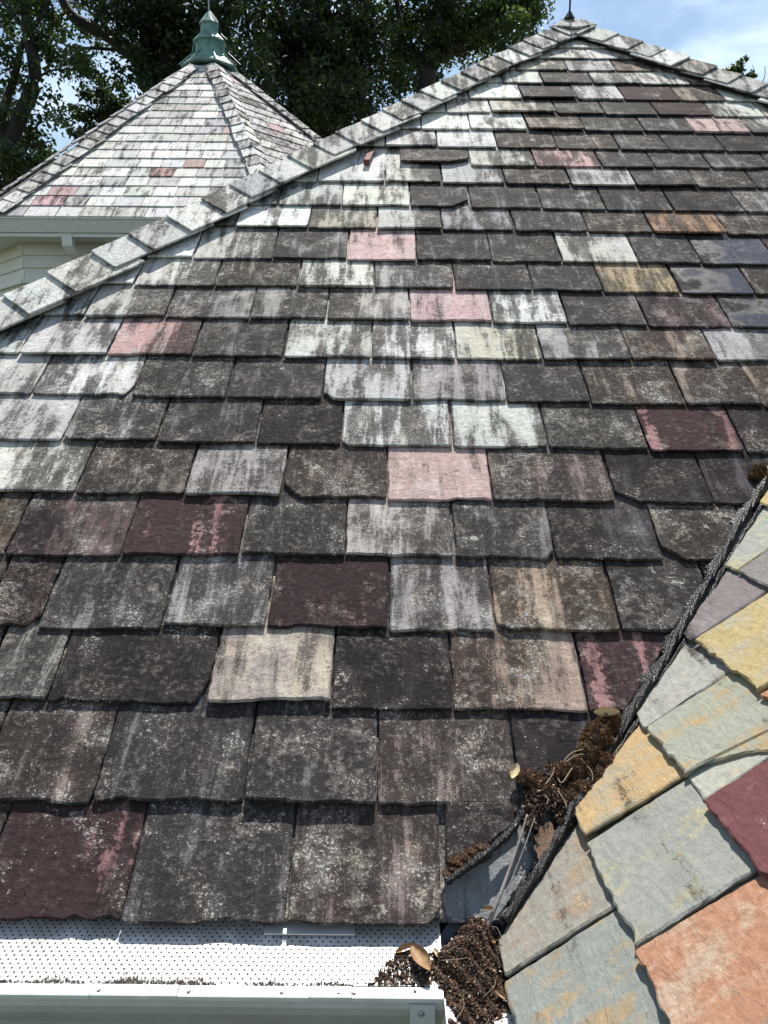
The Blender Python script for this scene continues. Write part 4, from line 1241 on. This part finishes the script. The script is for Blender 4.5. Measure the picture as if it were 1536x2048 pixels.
def rope(name, label, pts, r, rng_, strands=3, pitch=0.035, lump=0.25):
    """laid rope: strands twisted round a common path"""
    P_ = smooth_path(pts, 14)
    root = empty(name, P_[0]); tag(root, label, 'rope', 'tarred ropes in the valley')
    acc = 0.0
    S = [0.0]
    for a, c in zip(P_, P_[1:]): acc += (c - a).length; S.append(acc)
    # resample
    n = int(acc / 0.004)
    Q = []
    j = 0
    for i in range(n + 1):
        s = acc * i / n
        while j < len(S) - 2 and S[j + 1] < s: j += 1
        t_ = (s - S[j]) / max(S[j + 1] - S[j], 1e-6)
        Q.append(P_[j].lerp(P_[j + 1], min(t_, 1)))
    lum = [1.0]
    for i in range(n): lum.append(max(0.75, min(1.55, lum[-1] + rng_.uniform(-0.2, 0.2) - 0.06 * (lum[-1] - 1))))
    for k in range(strands):
        pts2 = []; rad = []
        for i, p in enumerate(Q):
            d = (Q[min(i + 1, n)] - Q[max(i - 1, 0)]).normalized()
            a = d.cross(Vector((0, 0, 1))).normalized(); b_ = a.cross(d)
            th = 2 * math.pi * (k / strands + acc * i / n / pitch)
            pts2.append(p + (a * math.cos(th) + b_ * math.sin(th)) * r * (0.42 + 0.14 * math.sin(i * 0.11 + k)) * lum[i] - P_[0])
            rad.append(r * 0.64 * (1 + 0.8 * (lum[i] - 1) + 0.13 * rng_.uniform(-1, 1)))
        MB().tube(pts2, rad, 7).build('strand', M_TAR, root, smooth=True)
    return root


rr_ = random.Random(8)
v_px = [(1545, 935), (1500, 1008), (1462, 1080), (1424, 1148), (1386, 1215), (1350, 1280), (1310, 1345), (1272, 1408), (1240, 1465), (1205, 1520), (1170, 1575), (1135, 1640), (1110, 1690), (1060, 1765), (1010, 1845)]
rope('tarred_rope', 'black tarred rope lying along the full length of the valley', [Rp(x + 3 * rr_.uniform(-1, 1), y, 0.010) for x, y in v_px], 0.0080, rr_, 3, 0.21)
rope('tarred_rope', 'second strand of black tarred rope hugging the wing side of the valley', [Rp(x + 16 + 5 * rr_.uniform(-1, 1), y + 8, 0.008 + 0.006 * rr_.random()) for x, y in v_px[1:11]], 0.0046, rr_, 2, 0.17)
rope('short_rope', 'short grey-black rope end crossing the lowest slates below the moss', [Rp(893, 1768, 0.014), Rp(930, 1742, 0.015), Rp(985, 1700, 0.013), Rp(1025, 1660, 0.012), Rp(1045, 1625, 0.008)], 0.0075, rr_, 3, 0.022)


def fibres(name, blobs, n, length, mat, label, cat, bed=None, width=0.0011, up=Vector((0, -0.3, 0.95))):
    """mossy cushions: lumpy bed meshes with short fibres standing on them; one mass"""
    b = MB()
    V = []; F = []
    rs = np.random.default_rng(31)
    tot = sum(r[0] * r[1] for _, r in blobs)
    for c, r in blobs:
        c = np.array(c)
        m = max(60, int(n * r[0] * r[1] / tot))
        d = rs.normal(size=(m, 3)); d[:, 2] = np.abs(d[:, 2]) * 0.9 - 0.1; d /= np.linalg.norm(d, axis=1)[:, None]
        wob = 1 + 0.16 * np.sin(d[:, 0] * 9 + c[0] * 90) * np.cos(d[:, 1] * 8 + c[1] * 70)
        p = c + d * np.array(r) * wob[:, None]
        dr = d + rs.normal(size=(m, 3)) * 0.55; dr /= np.linalg.norm(dr, axis=1)[:, None]
        sd_ = np.cross(dr, rs.normal(size=(m, 3))); sd_ /= np.linalg.norm(sd_, axis=1)[:, None]
        L_ = length * (0.4 + 0.9 * rs.random(m))[:, None]
        base_i = len(V)
        p0 = p - dr * 0.003
        tri = np.stack([p0 - sd_ * width, p0 + sd_ * width, p0 + dr * L_], 1)
        V.append(tri.reshape(-1, 3))
    V = np.concatenate(V); F = np.arange(len(V)).reshape(-1, 3)
    o = np_mesh(name, V, F, mat)
    tag(o, label, cat, kind='stuff')
    bb = MB()
    for c, r in blobs:
        nu, nv = 14, 8
        vv = []
        for i in range(nv + 1):
            ph = -0.25 + (math.pi / 2 + 0.25) * i / nv
            for j in range(nu):
                th = 2 * math.pi * j / nu
                d = Vector((math.cos(ph) * math.cos(th), math.cos(ph) * math.sin(th), math.sin(ph)))
                w = 0.97 * (1 + 0.16 * math.sin(d.x * 9 + c[0] * 90) * math.cos(d.y * 8 + c[1] * 70))
                vv.append((c[0] + d.x * r[0] * w, c[1] + d.y * r[1] * w, c[2] + d.z * r[2] * w))
        ff = []
        for i in range(nv):
            for j in range(nu): ff.append((i * nu + j, i * nu + (j + 1) % nu, (i + 1) * nu + (j + 1) % nu, (i + 1) * nu + j))
        bb.add(vv, ff)
    bb.build('moss_bed', M_MOSSBED, o, smooth=True)
    return o


def blob(px, py, r, h, z=0.0): q_ = Rp(px, py, z); return ((q_.x, q_.y, q_.z), (r, r * 0.9, h))


fibres('moss', [blob(1215, 1455, 0.026, 0.028), blob(1195, 1480, 0.032, 0.034), blob(1180, 1515, 0.030, 0.030), blob(1205, 1525, 0.026, 0.024), blob(1160, 1540, 0.026, 0.026), blob(1195, 1555, 0.028, 0.022), blob(1165, 1580, 0.026, 0.022),
                blob(1235, 1440, 0.016, 0.014), blob(1120, 1545, 0.022, 0.018), blob(1075, 1565, 0.024, 0.016), blob(1055, 1560, 0.020, 0.018), blob(1140, 1600, 0.020, 0.020), blob(1090, 1580, 0.024, 0.016)], 26000, 0.0055, M_MOSS,
       'rust brown moss cushion matted in the valley', 'moss')
fibres('moss', [blob(1518, 948, 0.022, 0.026), blob(1530, 958, 0.020, 0.02), blob(1508, 955, 0.014, 0.016)], 5000, 0.006, M_MOSS, 'small round tuft of brown moss at the top of the rope', 'moss')
fibres('moss', [blob(898 + i * 9 + (i % 2) * 4, 1748 - i * 7 - (i % 3) * 6, 0.013, 0.0022, 0.0035) for i in range(8)] + [blob(905 + i * 10, 1722 - i * 3, 0.010, 0.0018, 0.004) for i in range(4)], 6000, 0.0042, M_MOSS, 'thin flat patch of rusty moss above the short rope', 'moss')


def flakes(name, label, cat, pos, size, mat, seed, flat=0.5, nrm=None, bed=None):
    """crumbs of bark, leaf and grit: one uncountable mass"""
    rs = np.random.default_rng(seed)
    pos = np.asarray(pos); n = len(pos)
    s = size * (0.35 + 1.3 * rs.random(n) ** 2)[:, None]
    a = rs.normal(size=(n, 3)); a /= np.linalg.norm(a, axis=1)[:, None]
    up = rs.normal(size=(n, 3)) * flat + np.array(nrm if nrm is not None else (0, 0, 1)); up /= np.linalg.norm(up, axis=1)[:, None]
    a = a - (a * up).sum(1)[:, None] * up; a /= np.linalg.norm(a, axis=1)[:, None]
    b = np.cross(up, a); asp = (0.25 + 0.6 * rs.random(n))[:, None]
    V = np.empty((n, 5, 3))
    V[:, 0] = pos - a * s; V[:, 1] = pos + b * s * asp; V[:, 2] = pos + a * s; V[:, 3] = pos - b * s * asp
    V[:, 4] = pos + up * s * (0.2 + 0.5 * rs.random(n)[:, None])
    I = np.arange(n)[:, None] * 5
    F = np.concatenate([I + np.array([[0, 3, 4]]), I + np.array([[3, 2, 4]]), I + np.array([[2, 1, 4]]), I + np.array([[1, 0, 4]])])
    o = np_mesh(name, V.reshape(-1, 3), F, mat)
    if bed: o2 = bed
    return tag(o, label, cat, kind='stuff')


# leaf mould filling the corner where the two gutters meet
def mound(x, y):
    """height of the litter above the gutter"""
    def gs(cx, cy, sx, sy, h): return h * math.exp(-((x - cx) / sx) ** 2 - ((y - cy) / sy) ** 2)
    return -0.062 + gs(0.150, -0.040, 0.055, 0.055, 0.050) + gs(0.150, -0.125, 0.055, 0.06, 0.024) + gs(0.165, 0.01, 0.03, 0.04, 0.045) + gs(0.085, -0.05, 0.035, 0.03, 0.012) + 0.006 * math.sin(x * 110) * math.cos(y * 95) + 0.004 * math.sin(x * 240 + y * 190)


nx_, ny_ = 46, 60
vv = []; ff = []
for j in range(ny_ + 1):
    for i in range(nx_ + 1):
        x = 0.015 + 0.185 * i / nx_; y = -0.30 + 0.345 * j / ny_
        vv.append((x, y, mound(x, y)))
for j in range(ny_):
    for i in range(nx_):
        a = j * (nx_ + 1) + i
        if vv[a][0] < 0.097 and vv[a][1] < -0.092: continue      # nothing hangs outside the gutter
        ff.append((a, a + 1, a + nx_ + 2, a + nx_ + 1))
rs = np.random.default_rng(12)
pos = []
while len(pos) < 30000:
    x, y = rs.uniform(0.02, 0.20), rs.uniform(-0.28, 0.035)
    z = mound(x, y)
    guard = -0.052 + (y + 0.1) * 0.12
    if x < 0.10 and (z < guard or y < -0.09): continue
    if x > 0.10 and y < -0.12 and rs.random() < 0.35: continue
    pos.append((x, y, z + 0.001 + 0.003 * rs.random()))
o = flakes('leaf_mould', 'heap of dark brown leaf mould filling the gutter corner', 'leaf litter', pos, 0.0025, M_CHIPS, 3, 0.75)
mk('mould_bed', vv, ff, M_SOIL, o, smooth=True)
# grit and crumbs spread on the white guard beside it, and along its hem
pos = []
for _ in range(1500):
    t_ = rs.random() ** 1.2
    x = 0.075 - 0.10 * t_ + rs.normal() * 0.010; y = rs.uniform(-0.088, -0.03) - 0.006 * t_
    if y < -0.085 - 0.0 or x < -0.03 + (y + 0.09) * 0.9: continue
    pos.append((x, y, -0.0455 + (y + 0.086) * 0.248 + 0.003 * rs.random()))
flakes('grit', 'dark crumbs of grit scattered over the white guard beside the heap', 'grit', pos, 0.0034, M_CHIPS, 5, 0.7)
pos = []
for _ in range(5200):
    x = rs.uniform(-0.9, 0.02)
    band = 0.5 + 0.5 * math.sin(x * 21) * math.sin(x * 8.3 + 1) + 0.35 * math.sin(x * 57)
    if rs.random() > band * 0.9: continue
    y = -0.0865 + abs(rs.normal()) * 0.0055 * max(band, 0.15)
    pos.append((x, y, -0.0455 + (y + 0.086) * 0.248 + 0.0012 * rs.random()))
flakes('grime', 'brown line of grime caught along the front hem of the guard', 'grime', pos, 0.0017, M_GRIME, 6, 0.6)
# crumbs in the moss
pos = []
for (x, y, s_) in ((1075, 1600, 22), (1110, 1600, 24), (1065, 1625, 16), (1150, 1620, 16), (1060, 1650, 10), (1130, 1640, 14), (1090, 1575, 24)):
    for _ in range(330):
        q_ = Rp(x + rs.normal() * s_ * .6, y + rs.normal() * s_ * .6, 0.004 + 0.014 * rs.random()); pos.append(tuple(q_))
flakes('valley_litter', 'crumbled bark and leaf litter caught below the moss cushion', 'leaf litter', pos, 0.0042, M_CHIPS, 9, 1.0, nrm=(0, -.5, .8))
# ragged smear of tar under the rope
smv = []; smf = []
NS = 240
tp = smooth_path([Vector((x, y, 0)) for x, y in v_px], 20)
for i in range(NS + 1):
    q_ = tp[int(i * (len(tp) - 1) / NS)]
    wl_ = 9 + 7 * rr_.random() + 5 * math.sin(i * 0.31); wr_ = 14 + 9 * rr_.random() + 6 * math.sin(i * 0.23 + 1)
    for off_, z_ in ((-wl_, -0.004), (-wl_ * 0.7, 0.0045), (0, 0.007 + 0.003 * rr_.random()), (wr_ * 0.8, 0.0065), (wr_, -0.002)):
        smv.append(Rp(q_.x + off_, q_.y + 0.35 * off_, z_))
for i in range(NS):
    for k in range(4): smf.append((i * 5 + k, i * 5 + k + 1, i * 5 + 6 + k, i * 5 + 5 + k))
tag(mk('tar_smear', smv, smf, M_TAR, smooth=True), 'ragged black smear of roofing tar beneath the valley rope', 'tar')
# crumbs along both edges of the valley rope
pos = []
for i in range(1400):
    k = rs.integers(0, len(v_px) - 1); f_ = rs.random()
    x = v_px[k][0] + (v_px[k + 1][0] - v_px[k][0]) * f_; y = v_px[k][1] + (v_px[k + 1][1] - v_px[k][1]) * f_
    pos.append(tuple(Rp(x + rs.normal() * 10 + 3, y + rs.normal() * 5, 0.002 + 0.004 * rs.random())))
flakes('tar_crumbs', 'black tar crumbs clinging along the valley rope', 'tar', pos, 0.0030, simple('tar_crumb', (0.016, 0.015, 0.015), 0.45, nscale=300), 10, 0.8, nrm=(0, -.5, .8))

# rootlets: pale threads in the litter
b = MB()
rr2 = random.Random(3)
for pts in ([(1122, 1533), (1140, 1515), (1165, 1508)], [(1125, 1535), (1150, 1520), (1172, 1518)], [(1112, 1565), (1120, 1575), (1140, 1545)], [(1165, 1535), (1178, 1555), (1180, 1572)], [(1086, 1580), (1100, 1560), (1105, 1545)], [(1112, 1590), (1125, 1612), (1128, 1625)], [(1090, 1618), (1092, 1608), (1085, 1600)]):
    b.tube(smooth_path([Rp(x, y, 0.020 + 0.006 * rr2.random()) for x, y in pts], 5), 0.0011, 5)
for _ in range(13):
    x, y = rr2.uniform(0.11, 0.19), rr2.uniform(-0.17, 0.0)
    p = Vector((x, y, mound(x, y) + 0.004)); a = rr2.uniform(0, 6.28); l = rr2.uniform(0.015, 0.045)
    d = Vector((math.cos(a), math.sin(a), 0)) * l
    b.tube(smooth_path([p, p + d * 0.5 + Vector((0, 0, 0.008 * rr2.random())), p + d + Vector((d.y, -d.x, 0)) * 0.4], 4), 0.0005, 4)
tag(b.build('rootlets', M_ROOT, smooth=True), 'pale thread-like rootlets tangled in the litter', 'roots', kind='stuff')

# grey stick standing in the gutter litter
p0 = Rp(968, 1868, 0.004); p1 = Rp(1000, 1790, 0.016); p2 = Rp(1032, 1700, 0.022); p3 = Rp(1050, 1640, 0.028)
stick = MB().tube(smooth_path([p0, p1, p2, p3], 6), [0.0042 - 0.0024 * i / 18 for i in range(19)], 8)
stick.tube(smooth_path([p1 + Vector((0.010, 0, 0)), p2 + Vector((0.012, 0, -0.003)), p3 + Vector((0.014, 0.0, -0.006))], 6), [0.0016 - 0.0008 * i / 12 for i in range(13)], 7)
tag(stick.build('stick', M_TWIG, smooth=True), 'split grey stick leaning from the gutter heap up the valley', 'stick')


def dry_leaf(label, pos, ax, up, length, width, curl, mat, lobes=0, group=None):
    """a curled fallen leaf: a thin blade bent along its midrib"""
    ax = Vector(ax).normalized(); up = Vector(up).normalized()
    sd_ = ax.cross(up).normalized(); up = sd_.cross(ax)
    n, m = 14, 6
    V = []; F = []
    for i in range(n + 1):
        t_ = i / n
        w = width * 0.5 * (math.sin(math.pi * min(1, t_ * 0.96 + 0.03)) ** 0.7)
        if lobes: w *= 0.62 + 0.38 * abs(math.cos(math.pi * lobes * t_))
        for j in range(m + 1):
            s_ = -1 + 2 * j / m
            q_ = ax * (t_ - 0.5) * length + sd_ * s_ * w * math.cos(curl * abs(s_)) + up * (abs(s_) * w * math.sin(curl * abs(s_)) + 0.25 * curl * length * (t_ - 0.5) ** 2 * 2)
            V.append(q_)
    for i in range(n):
        for j in range(m):
            a = i * (m + 1) + j; F.append((a, a + 1, a + m + 2, a + m + 1))
    k = len(V)
    V += [q_ - up * 0.0006 for q_ in V]
    F += [tuple(reversed([q_ + k for q_ in f_])) for f_ in F]
    o = mk('dry_leaf', V, F, mat, None, Matrix.Translation(pos), True)
    return tag(o, label, 'leaf', group or 'fallen leaves caught on the roof')


NR = Vector((0, -SP, CP))
dry_leaf('bleached curled leaf under the maroon slate beside the rope', Rp(1207, 1437, 0.022), Vector((1, 0.1, 0.0)), NR, 0.055, 0.030, 0.9, M_DRYLEAF2)
dry_leaf('pale torn leaf at the corner of the slate left of the moss', Rp(1027, 1548, 0.014), Vector((0.5, 0.8, 0.6)), NR, 0.034, 0.022, 0.6, M_DRYLEAF2)
dry_leaf('brown oak leaf shape standing in for a leaf shadow on the grey slate under the stick', Rp(1090, 1685, 0.006), Vector((0.35, 0.75, 0.6)), NR, 0.075, 0.045, 0.15, M_LEAF_SHADOW, 4)  # dark blade stands in for a shadow cast on the slate
p = on_z(843, 1925, -0.03)
dry_leaf('long folded tan leaf standing at the left side of the heap', p + Vector((0, 0, 0.004)), Vector((0.5, -1, 0.0)), Vector((-0.1, -0.35, 1)), 0.060, 0.034, 0.7, M_DRYLEAF)
p = on_z(812, 1905, -0.035)
dry_leaf('reddish curled leaf on the guard left of the tan leaf', p + Vector((0, 0, 0.004)), Vector((1, 0.45, 0.1)), Vector((0, -0.2, 1)), 0.040, 0.020, 0.9, M_DRYLEAF)
for (px, py, lb, s_) in ((898, 1872, 'small golden leaf scrap at the top of the heap', 0.022), (998, 1878, 'golden leaf scrap under the warm grey slate', 0.026), (985, 1905, 'torn amber leaf scrap at the right of the heap', 0.024), (1003, 1995, 'amber leaf scrap low beside the wing gutter', 0.024),
                         (872, 1912, 'cream leaf flake in the left of the heap', 0.018), (975, 1822, 'orange leaf scrap beside the foot of the stick', 0.022), (830, 1965, 'white leaf flake among the grit', 0.014)):
    x_ = on_z(px, py, -0.03); x_.z = mound(x_.x, x_.y) + 0.007
    if py < 1850: x_ = Rp(px, py, 0.012)
    dry_leaf(lb, x_, Vector((rr2.uniform(-1, 1), rr2.uniform(-1, 1), 0.3)), Vector((0, -0.4, 1)), s_, s_ * 0.55, 0.8, M_DRYLEAF if 'cream' not in lb and 'white' not in lb else M_DRYLEAF2)
